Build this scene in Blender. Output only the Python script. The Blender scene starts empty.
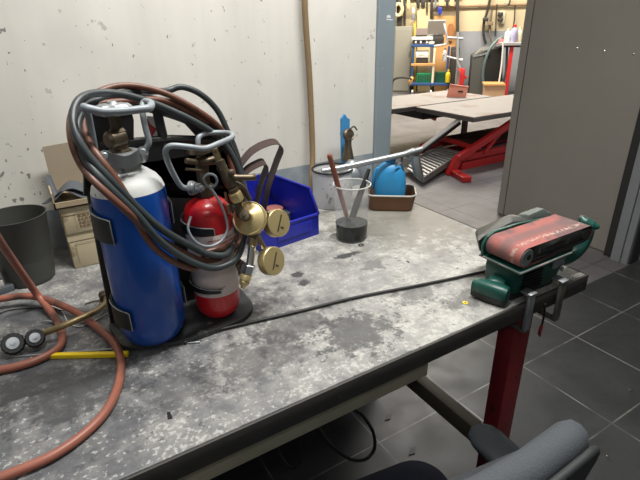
import bpy, bmesh, math, random
from mathutils import Vector, Matrix
random.seed(7)
S = bpy.context.scene
COL = S.collection
PI = math.pi
# ------------------------------------------------------------------ camera
F = 480.0
RX = Vector((0.85264456, 0.22737188, -0.47042458))
RY = Vector((-0.52219476, 0.34049884, -0.78190356))
RZ = Vector((-0.01760386, 0.91233906, 0.40905689))
CAM = Vector((0, 0, 1.4))
cd = bpy.data.cameras.new('camera'); cam = bpy.data.objects.new('camera', cd); COL.objects.link(cam)
cd.sensor_width = 36; cd.lens = 36 * F / 640; cd.clip_start = 0.02; cd.clip_end = 100
m4 = Matrix((RX, RY, RZ)).to_4x4(); m4.translation = CAM
cam.matrix_world = m4
S.camera = cam
# ------------------------------------------------------------------ light
S.view_settings.view_transform = 'Standard'; S.view_settings.look = 'None'
S.view_settings.exposure = 0.3; S.view_settings.gamma = 1.0; S.view_settings.use_curve_mapping = False
W = bpy.data.worlds.new('world'); S.world = W; W.use_nodes = True
W.node_tree.nodes['Background'].inputs[0].default_value = (0.80, 0.86, 1.0, 1)
W.node_tree.nodes['Background'].inputs[1].default_value = 0.25
def area(name, loc, target, sx, sy, power, color):
    l = bpy.data.lights.new(name, 'AREA'); l.shape = 'RECTANGLE'; l.size = sx; l.size_y = sy
    l.energy = power; l.color = color
    o = bpy.data.objects.new(name, l); COL.objects.link(o); o.location = loc
    o.rotation_euler = (Vector(target) - Vector(loc)).to_track_quat('-Z', 'Y').to_euler()
    return o
area('tube_light_over_bench', (0.75, 0.55, 2.74), (0.75, 0.95, 0.9), 1.3, 0.16, 44, (1.0, 0.985, 0.94))
area('tube_light_room', (-0.6, -0.9, 2.74), (-0.6, -0.4, 0), 1.3, 0.16, 7, (0.95, 0.98, 1.0))
area('tube_light_doorway', (4.6, 3.9, 3.85), (4.6, 3.9, 0), 2.4, 0.3, 70, (1.0, 0.97, 0.95))
area('tube_light_workshop', (6.2, 6.6, 3.85), (6.6, 7.0, 0), 3.5, 0.5, 330, (1.0, 0.93, 0.80))

# ------------------------------------------------------------------ maths helpers
def ray(px, py):
    v = Vector((px - 320, 240 - py, -F))
    return Vector((RX.dot(v), RY.dot(v), RZ.dot(v)))
def P(px, py, x=None, y=None, z=None):
    d = ray(px, py)
    if x is not None: t = x / d.x
    elif y is not None: t = y / d.y
    else: t = (z - 1.4) / d.z
    return CAM + d * t
BU = Vector((0.72, -0.694, 0)); BN = Vector((0.694, 0.72, 0))      # along and away from the far wall
def B(px, py, dep):
    d = ray(px, py); return CAM + d * (dep / BN.dot(d))
def V(*a): return Vector(a)
def spline(pts, n=8, closed=False):
    pts = [Vector(p) for p in pts]; out = []; N = len(pts)
    rng = range(N if closed else N - 1)
    for i in rng:
        if closed: p0, p1, p2, p3 = pts[i-1], pts[i], pts[(i+1) % N], pts[(i+2) % N]
        else:
            p1, p2 = pts[i], pts[i+1]
            p0 = pts[i-1] if i else p1 * 2 - p2
            p3 = pts[i+2] if i + 2 < N else p2 * 2 - p1
        for k in range(n):
            t = k / n
            out.append(0.5 * ((2*p1) + (p2-p0)*t + (2*p0-5*p1+4*p2-p3)*t*t + (3*p1-p0-3*p2+p3)*t**3))
    if not closed: out.append(pts[-1])
    return out
# ------------------------------------------------------------------ mesh helpers (world coordinates)
def nb(): return bmesh.new()
def ring_loft(bm, rings, closed=False, caps=True):
    vs = [[bm.verts.new(p) for p in r] for r in rings]; n = len(vs[0])
    R = len(vs)
    for i in range(R if closed else R - 1):
        a, b = vs[i], vs[(i+1) % R]
        for j in range(n):
            try: bm.faces.new((a[j], a[(j+1) % n], b[(j+1) % n], b[j]))
            except ValueError: pass
    if caps and not closed:
        bm.faces.new(vs[0][::-1]); bm.faces.new(vs[-1])
    return bm
def tube(bm, pts, r, seg=10, smooth=0, closed=False):
    if smooth: 
        if isinstance(r, (list, tuple)):
            rr = []
            for i in range(len(r) - 1): rr += [r[i] + (r[i+1]-r[i]) * k / smooth for k in range(smooth)]
            r = rr + [r[-1]]
        pts = spline(pts, smooth, closed)
    pts = [Vector(p) for p in pts]; N = len(pts); rings = []
    t0 = (pts[1] - pts[0]).normalized()
    up = Vector((0, 0, 1)) if abs(t0.z) < 0.9 else Vector((1, 0, 0))
    nrm = t0.cross(up).normalized()
    for i in range(N):
        if closed: t = (pts[(i+1) % N] - pts[i-1]).normalized()
        else: t = (pts[min(i+1, N-1)] - pts[max(i-1, 0)]).normalized()
        nrm = (nrm - t * nrm.dot(t)).normalized(); b = t.cross(nrm)
        ri = r[i] if isinstance(r, (list, tuple)) else r
        rings.append([pts[i] + (nrm * math.cos(2*PI*k/seg) + b * math.sin(2*PI*k/seg)) * ri for k in range(seg)])
    return ring_loft(bm, rings, closed)
def frame(axis):
    a = Vector(axis).normalized()
    up = Vector((0, 0, 1)) if abs(a.z) < 0.95 else Vector((1, 0, 0))
    u = up.cross(a).normalized(); return u, a.cross(u), a
def lathe(bm, o, axis, prof, seg=32, caps=True):
    """prof = [(radius, height along axis)]"""
    u, v, a = frame(axis); o = Vector(o)
    rings = [[o + a*h + (u*math.cos(2*PI*k/seg) + v*math.sin(2*PI*k/seg)) * max(r, 1e-4) for k in range(seg)] for r, h in prof]
    return ring_loft(bm, rings, False, caps)
def cyl(bm, p0, p1, r0, r1=None, seg=20, bev=0.0):
    p0, p1 = Vector(p0), Vector(p1); L = (p1-p0).length; r1 = r0 if r1 is None else r1
    if bev: prof = [(r0-bev, 0), (r0, bev), (r1, L-bev), (r1-bev, L)]
    else: prof = [(r0, 0), (r1, L)]
    return lathe(bm, p0, p1-p0, prof, seg)
def box(bm, lo, hi, bev=0.0, ux=None, uy=None, org=None):
    """axis aligned box; with ux/uy/org the numbers are along those axes"""
    lo, hi = Vector(lo), Vector(hi)
    r = bmesh.ops.create_cube(bm, size=1.0); vs = r['verts']
    for v in vs:
        v.co = Vector(((lo[i]+hi[i])/2 + v.co[i]*(hi[i]-lo[i])) for i in range(3))
    if bev > 0:
        es = list({e for v in vs for e in v.link_edges})
        g = bmesh.ops.bevel(bm, geom=es, offset=bev, segments=2, profile=0.5, affect='EDGES')
        vs = list({v for f in g['faces'] for v in f.verts} | {v for v in vs if v.is_valid})
    if ux is not None:
        ux = Vector(ux); uy = Vector(uy); uz = ux.cross(uy); org = Vector(org)
        for v in vs: v.co = org + ux*v.co.x + uy*v.co.y + uz*v.co.z
    return bm
def prism(bm, poly, ext, bev=0.0):
    """poly = 3D points in a plane, extruded along vector ext"""
    ext = Vector(ext); a = [bm.verts.new(Vector(p)) for p in poly]; b = [bm.verts.new(Vector(p)+ext) for p in poly]
    n = len(poly); fs = [bm.faces.new(a[::-1]), bm.faces.new(b)]
    for i in range(n): fs.append(bm.faces.new((a[i], a[(i+1) % n], b[(i+1) % n], b[i])))
    if bev > 0:
        es = list({e for f in fs for e in f.edges})
        bmesh.ops.bevel(bm, geom=es, offset=bev, segments=2, profile=0.5, affect='EDGES')
    return bm
def world_loc(o):
    v = Vector((0, 0, 0))
    while o is not None: v += Vector(o.location); o = o.parent
    return v
def obj(name, bm, m, parent=None, origin=None, smooth=True, ang=35):
    bmesh.ops.recalc_face_normals(bm, faces=bm.faces)
    base = world_loc(parent) if parent else Vector((0, 0, 0))
    org = Vector(origin) if origin is not None else base
    for v in bm.verts: v.co -= org
    me = bpy.data.meshes.new(name); bm.to_mesh(me); bm.free()
    if smooth:
        for p in me.polygons: p.use_smooth = True
        try: me.set_sharp_from_angle(angle=math.radians(ang))
        except Exception: pass
    o = bpy.data.objects.new(name, me); COL.objects.link(o)
    me.materials.append(m)
    if parent: o.parent = parent
    o.location = org - base
    return o
def tag(o, label=None, cat=None, group=None, kind=None):
    if label: o['label'] = label
    if cat: o['category'] = cat
    if group: o['group'] = group
    if kind: o['kind'] = kind
    return o
def thing(name, label, cat, loc, group=None):
    o = bpy.data.objects.new(name, None); COL.objects.link(o); o.location = loc; o.empty_display_size = 0.05
    return tag(o, label, cat, group)
def struct(name, bm, m): return tag(obj(name, bm, m, smooth=False), kind='structure')
# ------------------------------------------------------------------ materials
def mat(name, col, rough=0.5, metal=0.0, var=0.0, scale=30, bump=0.0, dirt=None, alpha=None, trans=0.0, spec=0.5, coat=0.0, emit=0):
    m = bpy.data.materials.new(name); m.use_nodes = True
    nt = m.node_tree; b = nt.nodes['Principled BSDF']; N = nt.nodes; L = nt.links
    b.inputs['Roughness'].default_value = rough; b.inputs['Metallic'].default_value = metal
    b.inputs['Specular IOR Level'].default_value = spec
    b.inputs['Coat Weight'].default_value = coat
    b.inputs['Transmission Weight'].default_value = trans
    if emit:
        b.inputs['Emission Color'].default_value = (*col, 1); b.inputs['Emission Strength'].default_value = emit
    tc = N.new('ShaderNodeTexCoord')
    nz = N.new('ShaderNodeTexNoise'); nz.inputs['Scale'].default_value = scale; nz.inputs['Detail'].default_value = 6
    L.new(tc.outputs['Object'], nz.inputs['Vector'])
    mx = N.new('ShaderNodeMix'); mx.data_type = 'RGBA'
    c1 = [max(0, c*(1-var)) for c in col]; c2 = [min(1, c*(1+var)) for c in col]
    mx.inputs[6].default_value = (*c1, 1); mx.inputs[7].default_value = (*c2, 1)
    L.new(nz.outputs['Fac'], mx.inputs[0]); out = mx.outputs[2]
    if dirt:
        dcol, thr, sc = dirt[:3]; wid = dirt[3] if len(dirt) > 3 else 0.12
        n2 = N.new('ShaderNodeTexNoise'); n2.inputs['Scale'].default_value = sc; n2.inputs['Detail'].default_value = 8
        L.new(tc.outputs['Object'], n2.inputs['Vector'])
        mr = N.new('ShaderNodeMapRange'); mr.inputs[1].default_value = thr; mr.inputs[2].default_value = thr + wid
        L.new(n2.outputs['Fac'], mr.inputs[0])
        m2 = N.new('ShaderNodeMix'); m2.data_type = 'RGBA'; L.new(mr.outputs[0], m2.inputs[0])
        L.new(out, m2.inputs[6]); m2.inputs[7].default_value = (*dcol, 1); out = m2.outputs[2]
    L.new(out, b.inputs['Base Color'])
    if bump:
        bp = N.new('ShaderNodeBump'); bp.inputs['Strength'].default_value = bump; bp.inputs['Distance'].default_value = 0.002
        L.new(nz.outputs['Fac'], bp.inputs['Height']); L.new(bp.outputs['Normal'], b.inputs['Normal'])
    if alpha is not None: b.inputs['Alpha'].default_value = alpha
    return m
def nodes(m): return m.node_tree.nodes, m.node_tree.links, m.node_tree.nodes['Principled BSDF']
def noise(N, L, vec, scale, detail=6, rough=0.5):
    n = N.new('ShaderNodeTexNoise'); n.inputs['Scale'].default_value = scale; n.inputs['Detail'].default_value = detail
    n.inputs['Roughness'].default_value = rough; L.new(vec, n.inputs['Vector']); return n.outputs['Fac']
def mrange(N, L, src, a, b, c=0.0, d=1.0):
    n = N.new('ShaderNodeMapRange'); n.inputs[1].default_value = a; n.inputs[2].default_value = b
    n.inputs[3].default_value = c; n.inputs[4].default_value = d; L.new(src, n.inputs[0]); return n.outputs[0]
def mathn(N, L, op, a, b):
    n = N.new('ShaderNodeMath'); n.operation = op
    for i, s in enumerate((a, b)):
        if isinstance(s, (int, float)): n.inputs[i].default_value = s
        else: L.new(s, n.inputs[i])
    return n.outputs[0]
def mixc(N, L, fac, a, b):
    n = N.new('ShaderNodeMix'); n.data_type = 'RGBA'
    if isinstance(fac, (int, float)): n.inputs[0].default_value = fac
    else: L.new(fac, n.inputs[0])
    for i, s in ((6, a), (7, b)):
        if isinstance(s, tuple): n.inputs[i].default_value = (*s, 1)
        else: L.new(s, n.inputs[i])
    return n.outputs[2]

# soot spots on the bench, the first one a painted hose shadow: (x, y - 0.88, radius x, radius y, strength, raggedness)
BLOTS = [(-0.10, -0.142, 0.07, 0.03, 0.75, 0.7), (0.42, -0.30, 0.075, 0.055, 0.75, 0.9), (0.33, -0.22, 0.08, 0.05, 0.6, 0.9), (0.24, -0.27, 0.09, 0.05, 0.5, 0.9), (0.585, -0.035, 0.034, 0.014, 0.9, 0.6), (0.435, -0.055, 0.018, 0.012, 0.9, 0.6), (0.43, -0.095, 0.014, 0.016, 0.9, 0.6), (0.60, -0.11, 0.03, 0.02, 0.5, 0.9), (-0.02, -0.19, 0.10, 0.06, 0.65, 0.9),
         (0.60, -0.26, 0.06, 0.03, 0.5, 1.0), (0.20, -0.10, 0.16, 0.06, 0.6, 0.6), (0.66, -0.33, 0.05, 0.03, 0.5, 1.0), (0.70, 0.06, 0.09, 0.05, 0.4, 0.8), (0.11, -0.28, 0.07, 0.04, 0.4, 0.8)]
# bench top: worn grey paint, paler on the right from scuffing and from light put into the colour, dark grime, flecks
M_bench = mat('worn_bench_top', (0.3, 0.3, 0.3), 0.55)
N, L, b = nodes(M_bench); tc = N.new('ShaderNodeTexCoord').outputs['Object']
sep = N.new('ShaderNodeSeparateXYZ'); L.new(tc, sep.inputs[0])
big = noise(N, L, tc, 3.5, 5); mid = noise(N, L, tc, 14, 8, 0.65); fine = noise(N, L, tc, 70, 6, 0.7); fleck = noise(N, L, tc, 130, 3, 0.6)
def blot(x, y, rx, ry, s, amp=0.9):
    """soot, paint or painted-shade spot on the bench at (x, y), ragged by noise, 0..1"""
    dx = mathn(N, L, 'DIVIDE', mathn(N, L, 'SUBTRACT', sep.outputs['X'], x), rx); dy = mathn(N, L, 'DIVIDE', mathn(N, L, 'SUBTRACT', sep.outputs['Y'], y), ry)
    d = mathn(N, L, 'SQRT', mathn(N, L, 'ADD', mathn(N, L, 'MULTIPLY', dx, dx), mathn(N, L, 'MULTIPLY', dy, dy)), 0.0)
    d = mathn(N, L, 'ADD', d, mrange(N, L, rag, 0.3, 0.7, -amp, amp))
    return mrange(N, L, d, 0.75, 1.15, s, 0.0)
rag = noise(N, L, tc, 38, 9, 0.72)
wear_light = mathn(N, L, 'ADD', mathn(N, L, 'ADD', mrange(N, L, sep.outputs['X'], 0.12, 0.50, 0.10, 0.72), mrange(N, L, sep.outputs['Y'], 0.0, 0.3, 0.0, 0.4)), mrange(N, L, big, 0.35, 0.7, -0.22, 0.28))
wear_light = mathn(N, L, 'ADD', wear_light, mrange(N, L, mid, 0.36, 0.64, -0.25, 0.25))
wear_light = mathn(N, L, 'ADD', wear_light, mrange(N, L, rag, 0.35, 0.65, -0.16, 0.16))
n_ = N.new('ShaderNodeClamp'); L.new(wear_light, n_.inputs[0]); wear_light = n_.outputs[0]
c = mixc(N, L, wear_light, (0.075, 0.078, 0.090), (0.48, 0.465, 0.43))
c = mixc(N, L, mrange(N, L, fine, 0.38, 0.62, 0.0, 0.45), c, (0.17, 0.168, 0.17))
# crumbs of white plaster, thickest near the front edge on the left
edge = mrange(N, L, sep.outputs['Y'], -0.40, -0.25, 0.055, 0.0)
fl = mathn(N, L, 'ADD', fleck, mathn(N, L, 'ADD', edge, mrange(N, L, mid, 0.35, 0.7, -0.10, 0.10)))
c = mixc(N, L, mrange(N, L, fl, 0.575, 0.66, 0.0, 0.62), c, (0.52, 0.52, 0.505))
# pits, grime and the painted hose shadow
c = mixc(N, L, mrange(N, L, noise(N, L, tc, 55, 6, 0.7), 0.60, 0.66, 0, 0.75), c, (0.045, 0.045, 0.045))
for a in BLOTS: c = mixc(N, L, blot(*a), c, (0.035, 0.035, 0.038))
c = mixc(N, L, blot(0.84, 0.08, 0.22, 0.20, 0.75, 0.6), c, (0.20, 0.188, 0.158))
L.new(c, b.inputs['Base Color']); L.new(mrange(N, L, mid, 0.3, 0.7, 0.35, 0.75), b.inputs['Roughness'])
bp = N.new('ShaderNodeBump'); bp.inputs['Strength'].default_value = 0.6; bp.inputs['Distance'].default_value = 0.002
L.new(rag, bp.inputs['Height']); L.new(bp.outputs[0], b.inputs['Normal'])
# wall: off white with streaks and spatter, blue-grey painted band up to 1.0 m
M_wall = mat('off_white_painted_wall', (0.66, 0.64, 0.59), 0.7)
N, L, b = nodes(M_wall); tc = N.new('ShaderNodeTexCoord').outputs['Object']
sep = N.new('ShaderNodeSeparateXYZ'); L.new(tc, sep.inputs[0])
mp = N.new('ShaderNodeMapping'); mp.inputs['Scale'].default_value = (9, 9, 0.9); L.new(tc, mp.inputs[0])
c = mixc(N, L, mrange(N, L, noise(N, L, mp.outputs[0], 1.0, 5), 0.35, 0.7), (0.76, 0.735, 0.68), (0.63, 0.61, 0.56))
c = mixc(N, L, mrange(N, L, noise(N, L, tc, 5, 5), 0.5, 0.75, 0, 0.5), c, (0.56, 0.55, 0.52))
dens = mathn(N, L, 'MULTIPLY', mrange(N, L, sep.outputs['X'], -0.30, 0.12, 1.0, 0.0), mrange(N, L, sep.outputs['Z'], 1.0, 1.42, 1.0, 0.0))
thr = mrange(N, L, dens, 0.0, 0.7, 0.70, 0.555)
mp2 = N.new('ShaderNodeMapping'); mp2.inputs['Scale'].default_value = (1, 1, 0.55); L.new(tc, mp2.inputs[0])
spot = mathn(N, L, 'GREATER_THAN', noise(N, L, mp2.outputs[0], 85, 3, 0.6), thr)
c = mixc(N, L, mathn(N, L, 'MULTIPLY', spot, 0.75), c, (0.09, 0.085, 0.08))
c = mixc(N, L, mathn(N, L, 'MULTIPLY', mathn(N, L, 'GREATER_THAN', noise(N, L, tc, 21, 5, 0.6), 0.675), 0.45), c, (0.25, 0.24, 0.22))
band = mathn(N, L, 'LESS_THAN', sep.outputs['Z'], 1.0)
c2 = mixc(N, L, mrange(N, L, noise(N, L, tc, 18, 5), 0.4, 0.65), (0.24, 0.28, 0.31), (0.34, 0.37, 0.39))
c = mixc(N, L, band, c, c2); L.new(c, b.inputs['Base Color'])
# floor: dark grey tiles 0.4 m with grout lines at x=.., y=..
def tile_mat(name, c1, c2, grout, rough, ox, oy, s=0.4002, gw=0.006):
    m = mat(name, c1, rough); N, L, b = nodes(m); tc = N.new('ShaderNodeTexCoord').outputs['Object']
    sep = N.new('ShaderNodeSeparateXYZ'); L.new(tc, sep.inputs[0])
    def line(src, off):
        a = mathn(N, L, 'SUBTRACT', src, off - s * 100); a = mathn(N, L, 'DIVIDE', a, s)
        a = mathn(N, L, 'FRACT', a, 0.0); a = mathn(N, L, 'SUBTRACT', a, 0.5); a = mathn(N, L, 'ABSOLUTE', a, 0.0)
        return mathn(N, L, 'GREATER_THAN', a, 0.5 - gw / s / 2)
    g = mathn(N, L, 'MAXIMUM', line(sep.outputs['X'], ox), line(sep.outputs['Y'], oy))
    c = mixc(N, L, mrange(N, L, noise(N, L, tc, 2.2, 6), 0.35, 0.65), c1, c2)
    c = mixc(N, L, mrange(N, L, noise(N, L, tc, 30, 6), 0.55, 0.75, 0, 0.4), c, tuple(x*0.6 for x in c1))
    gc = mixc(N, L, mrange(N, L, noise(N, L, tc, 6, 3), 0.4, 0.6), grout, tuple(x*0.35 for x in grout))
    c = mixc(N, L, g, c, gc); L.new(c, b.inputs['Base Color'])
    L.new(mrange(N, L, noise(N, L, tc, 7, 5), 0.3, 0.7, rough-0.12, rough+0.1), b.inputs['Roughness'])
    return m
M_floor = tile_mat('dark_floor_tiles', (0.043, 0.045, 0.047), (0.060, 0.062, 0.063), (0.26, 0.26, 0.25), 0.42, 2.0445, 1.0095)
M_floor_lit = tile_mat('floor_tiles_lit', (0.21, 0.20, 0.205), (0.15, 0.142, 0.145), (0.10, 0.095, 0.095), 0.5, 2.0445, 1.0095)  # same tiles as the front room, workshop light put into a paler colour
M_jamb = mat('blue_grey_frame_paint', (0.23, 0.275, 0.305), 0.5, var=0.10, scale=12, dirt=((0.35, 0.37, 0.38), 0.68, 45, 0.03))
M_leaf = mat('grey_brown_door_metal', (0.33, 0.305, 0.27), 0.45, 0.0, var=0.10, scale=3)
M_leafedge = mat('door_edge_dark', (0.10, 0.095, 0.08), 0.5)
M_ceil = mat('ceiling_white', (0.6, 0.6, 0.58), 0.9, var=0.04)
M_slab = mat('bench_edge_dark', (0.045, 0.042, 0.038), 0.6, var=0.3, scale=20, bump=0.3, dirt=((0.12, 0.11, 0.10), 0.62, 30))
M_rail = mat('old_beige_timber', (0.42, 0.39, 0.28), 0.7, var=0.2, scale=15)
M_legred = mat('dark_red_painted_steel', (0.20, 0.015, 0.02), 0.4, var=0.15, dirt=((0.05, 0.01, 0.01), 0.62, 40))
M_beam = mat('brown_steel_beam', (0.10, 0.085, 0.06), 0.55, var=0.2)
M_black = mat('black_plastic', (0.012, 0.012, 0.013), 0.45, var=0.2, scale=40)
M_tray = mat('dusty_black_plastic', (0.035, 0.037, 0.038), 0.5, var=0.3, scale=25, dirt=((0.14, 0.14, 0.13), 0.62, 40))
M_blue = mat('blue_cylinder_paint', (0.005, 0.065, 0.34), 0.28, var=0.12, scale=10, dirt=((0.25, 0.35, 0.5), 0.735, 28, 0.02), coat=0.3)
M_shoulder = mat('worn_white_paint', (0.62, 0.63, 0.62), 0.5, var=0.1, dirt=((0.25, 0.26, 0.27), 0.60, 60, 0.05))
M_red = mat('red_cylinder_paint', (0.50, 0.012, 0.018), 0.3, var=0.12, scale=12, dirt=((0.12, 0.005, 0.005), 0.64, 25), coat=0.3)
M_label = mat('dirty_white_label', (0.58, 0.50, 0.47), 0.6, var=0.18, scale=30, dirt=((0.2, 0.15, 0.13), 0.62, 60))
M_redtext = mat('label_red_print', (0.45, 0.05, 0.05), 0.6)
M_steel = mat('dull_grey_steel', (0.42, 0.44, 0.46), 0.42, 0.75, var=0.15, scale=40, dirt=((0.15, 0.15, 0.15), 0.62, 60))
M_paintgrey = mat('light_grey_coated_rod', (0.27, 0.30, 0.33), 0.42, 0.1, var=0.1, scale=30, dirt=((0.12, 0.12, 0.13), 0.66, 50))
M_chrome = mat('bright_metal', (0.70, 0.70, 0.70), 0.22, 1.0, var=0.1)
M_brass = mat('dull_brass', (0.36, 0.28, 0.15), 0.38, 0.8, var=0.22, scale=50, dirt=((0.09, 0.07, 0.045), 0.58, 50))
M_gold = mat('gold_lacquered_brass', (0.62, 0.50, 0.25), 0.36, 0.65, var=0.12, scale=30)
M_oldbrass = mat('dark_old_brass', (0.14, 0.11, 0.075), 0.42, 0.7, var=0.3, scale=60)
M_hoseblack = mat('dark_grey_rubber_hose', (0.040, 0.049, 0.053), 0.42, var=0.15, scale=50)
M_hosebrown = mat('red_brown_rubber_hose', (0.15, 0.062, 0.040), 0.42, var=0.25, scale=40, dirt=((0.07, 0.035, 0.025), 0.60, 20))
M_hosered = mat('salmon_red_rubber_hose', (0.31, 0.108, 0.072), 0.42, var=0.2, scale=20, dirt=((0.10, 0.045, 0.035), 0.54, 12))
M_cable = mat('black_cable', (0.012, 0.012, 0.012), 0.5)
M_binblue = mat('blue_bin_plastic', (0.014, 0.022, 0.36), 0.35, var=0.1, scale=12, dirt=((0.02, 0.02, 0.08), 0.60, 14))
M_card = mat('brown_cardboard', (0.40, 0.31, 0.20), 0.85, var=0.10, scale=20)
M_cardin = mat('cardboard_inside', (0.36, 0.30, 0.22), 0.85, var=0.08, scale=8)
M_cardpale = mat('stained_pale_carton', (0.56, 0.48, 0.32), 0.8, var=0.1, scale=12, dirt=((0.30, 0.22, 0.13), 0.58, 22))
M_ink = mat('brown_print', (0.20, 0.13, 0.07), 0.8)
M_rubber = mat('slate_rubber_sheet', (0.085, 0.095, 0.11), 0.6, var=0.2)
M_pot = mat('charcoal_plastic_pot', (0.052, 0.054, 0.048), 0.55, var=0.2, scale=8)
M_yellow = mat('yellow_plastic', (0.95, 0.66, 0.01), 0.4)
M_dgreen = mat('dark_green_tool_plastic', (0.008, 0.070, 0.055), 0.38, var=0.2, scale=30, dirt=((0.09, 0.13, 0.11), 0.60, 30))
M_tooldark = mat('dark_tool_plastic', (0.04, 0.045, 0.043), 0.5, var=0.3, dirt=((0.16, 0.15, 0.14), 0.56, 30))
M_dustgrey = mat('dusty_grey_green_plastic', (0.12, 0.14, 0.13), 0.6, var=0.15, scale=20, dirt=((0.26, 0.22, 0.21), 0.5, 25))
M_fabric = mat('charcoal_chair_fabric', (0.070, 0.080, 0.092), 0.9, var=0.22, scale=350, bump=0.6)
M_fabdark = mat('grey_green_chair_shell', (0.028, 0.033, 0.033), 0.6, var=0.1)
M_navy = mat('navy_seat_fabric', (0.010, 0.015, 0.04), 0.9, var=0.2, scale=300, bump=0.4)
M_gloss = mat('black_polyurethane', (0.02, 0.023, 0.026), 0.25)
M_liftgrey = mat('lift_deck_grey', (0.36, 0.335, 0.32), 0.5, var=0.1, scale=3, dirt=((0.28, 0.2, 0.17), 0.54, 2.5))
M_liftdark = mat('lift_deck_side', (0.14, 0.13, 0.12), 0.5)
M_liftred = mat('lift_red_paint', (0.50, 0.02, 0.02), 0.35, var=0.15, dirt=((0.15, 0.01, 0.01), 0.62, 8))
M_alu = mat('bare_aluminium', (0.62, 0.61, 0.60), 0.35, 0.6, var=0.08)
M_cyanblue = mat('blue_jerry_plastic', (0.03, 0.25, 0.52), 0.4, var=0.06, scale=8)
M_copper = mat('old_copper_brown_metal', (0.17, 0.085, 0.045), 0.42, 0.4, var=0.3, scale=14)
M_rim = mat('pale_rolled_rim', (0.55, 0.54, 0.50), 0.4, 0.3)
# ================================================================== STRUCTURE
struct('floor', box(nb(), (-2.2, -2.6, -0.05), (4.6, 1.28, 0)), M_floor)
f2 = box(nb(), (-4, 1.28, -0.05), (14, 14, 0)); o = struct('floor', f2, M_floor_lit)
struct('wall_back', box(nb(), (-2.2, 1.28, 0), (0.985, 1.43, 2.8)), M_wall)
struct('wall_back', box(nb(), (1.05, 1.28, 2.3), (3.0, 1.43, 2.8)), M_wall)
struct('wall_back', box(nb(), (3.12, 1.28, 0), (4.6, 1.43, 2.8)), M_wall)
struct('wall_left', box(nb(), (-2.35, -2.6, 0), (-2.2, 1.28, 2.8)), M_wall)
struct('wall_right', box(nb(), (4.6, -2.6, 0), (4.75, 1.28, 2.8)), M_wall)
struct('wall_front', box(nb(), (-2.2, -2.75, 0), (4.6, -2.6, 2.8)), M_wall)
struct('ceiling', box(nb(), (-2.35, -2.75, 2.8), (4.75, 1.43, 2.9)), M_ceil)
struct('trim_1', box(nb(), (0.985, 1.268, 0), (1.052, 1.44, 2.3), 0.004), M_jamb)
bm = nb(); box(bm, (2.998, 1.29, 0), (3.022, 1.328, 2.3), 0.002); box(bm, (2.998, 1.336, 0), (3.022, 1.392, 2.3), 0.002)
struct('trim_2', bm, mat('grey_frame_paint', (0.27, 0.285, 0.30), 0.5, var=0.08))
struct('trim_4', box(nb(), (3.022, 1.28, 0), (3.12, 1.45, 2.3), 0.002), mat('frame_gap_shade', (0.03, 0.03, 0.03), 0.7))  # frame part coloured near black for the shade in the door gap
struct('trim_3', box(nb(), (0.985, 1.268, 2.3), (3.12, 1.44, 2.36), 0.004), M_jamb)
# far workshop wall, cream above grey
FW = 11.5
M_far = mat('far_wall_cream_over_grey', (0.7, 0.55, 0.3), 0.8)
N, L, b = nodes(M_far); tc = N.new('ShaderNodeTexCoord').outputs['Object']; sep = N.new('ShaderNodeSeparateXYZ'); L.new(tc, sep.inputs[0])
c = mixc(N, L, mrange(N, L, noise(N, L, tc, 1.5, 5), 0.3, 0.7), (0.66, 0.54, 0.33), (0.60, 0.50, 0.33))
c2 = mixc(N, L, mrange(N, L, noise(N, L, tc, 3, 5), 0.3, 0.7), (0.27, 0.285, 0.31), (0.33, 0.34, 0.36))
c = mixc(N, L, mathn(N, L, 'LESS_THAN', sep.outputs['Z'], 1.22), c, c2); L.new(c, b.inputs['Base Color'])
def FB(lo, hi, bev=0.0, bm=None):
    """box given in (along wall, away, up) numbers of the far wall frame"""
    return box(bm if bm else nb(), lo, hi, bev, BU, BN, (0, 0, 0))
def ub(px, dep, py=60): return BU.dot(B(px, py, dep))
def zb(px, py, dep): return B(px, py, dep).z
struct('wall_far', FB((-9, FW, 0), (7, FW + 0.15, 4.0)), M_far)
struct('wall_side', box(nb(), (11, 1.43, 0), (11.15, 9, 4.0)), M_wall)
struct('wall_side', box(nb(), (-1.2, 1.43, 0), (-1.05, 13.5, 4.0)), M_wall)
struct('ceiling', box(nb(), (-4, 1.43, 4.0), (14, 14, 4.1)), M_ceil)
# door leaf standing open at 90 degrees
bm = box(nb(), (3.06, 1.455, 0.006), (3.10, 2.272, 2.28), 0.003)
dl = tag(obj('door_1', bm, M_leaf, origin=(3.06, 1.455, 0), smooth=False), kind='structure')
obj('edge_strip', box(nb(), (3.058, 2.280, 0.006), (3.102, 2.335, 2.28), 0.003), M_leaf, dl, smooth=False)
obj('edge_groove', box(nb(), (3.064, 2.271, 0.006), (3.098, 2.281, 2.28)), M_leafedge, dl, smooth=False)
for px, py in ((577, 48), (604, 51), (633, 54)):
    p = P(px, py, x=3.06); obj('screw', lathe(nb(), p, (-1, 0, 0), [(0.008, -0.001), (0.008, 0.002), (0.004, 0.005)], 14), M_chrome, dl)
p = P(597, 218, x=3.06); obj('screw', lathe(nb(), p, (-1, 0, 0), [(0.006, -0.001), (0.006, 0.002), (0.003, 0.004)], 12), M_chrome, dl)
obj('hinge', cyl(nb(), (3.05, 1.43, 0.20), (3.05, 1.43, 0.32), 0.010, bev=0.002), M_steel, dl)
obj('hinge', cyl(nb(), (3.05, 1.43, 1.10), (3.05, 1.43, 1.22), 0.010, bev=0.002), M_steel, dl)

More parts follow.
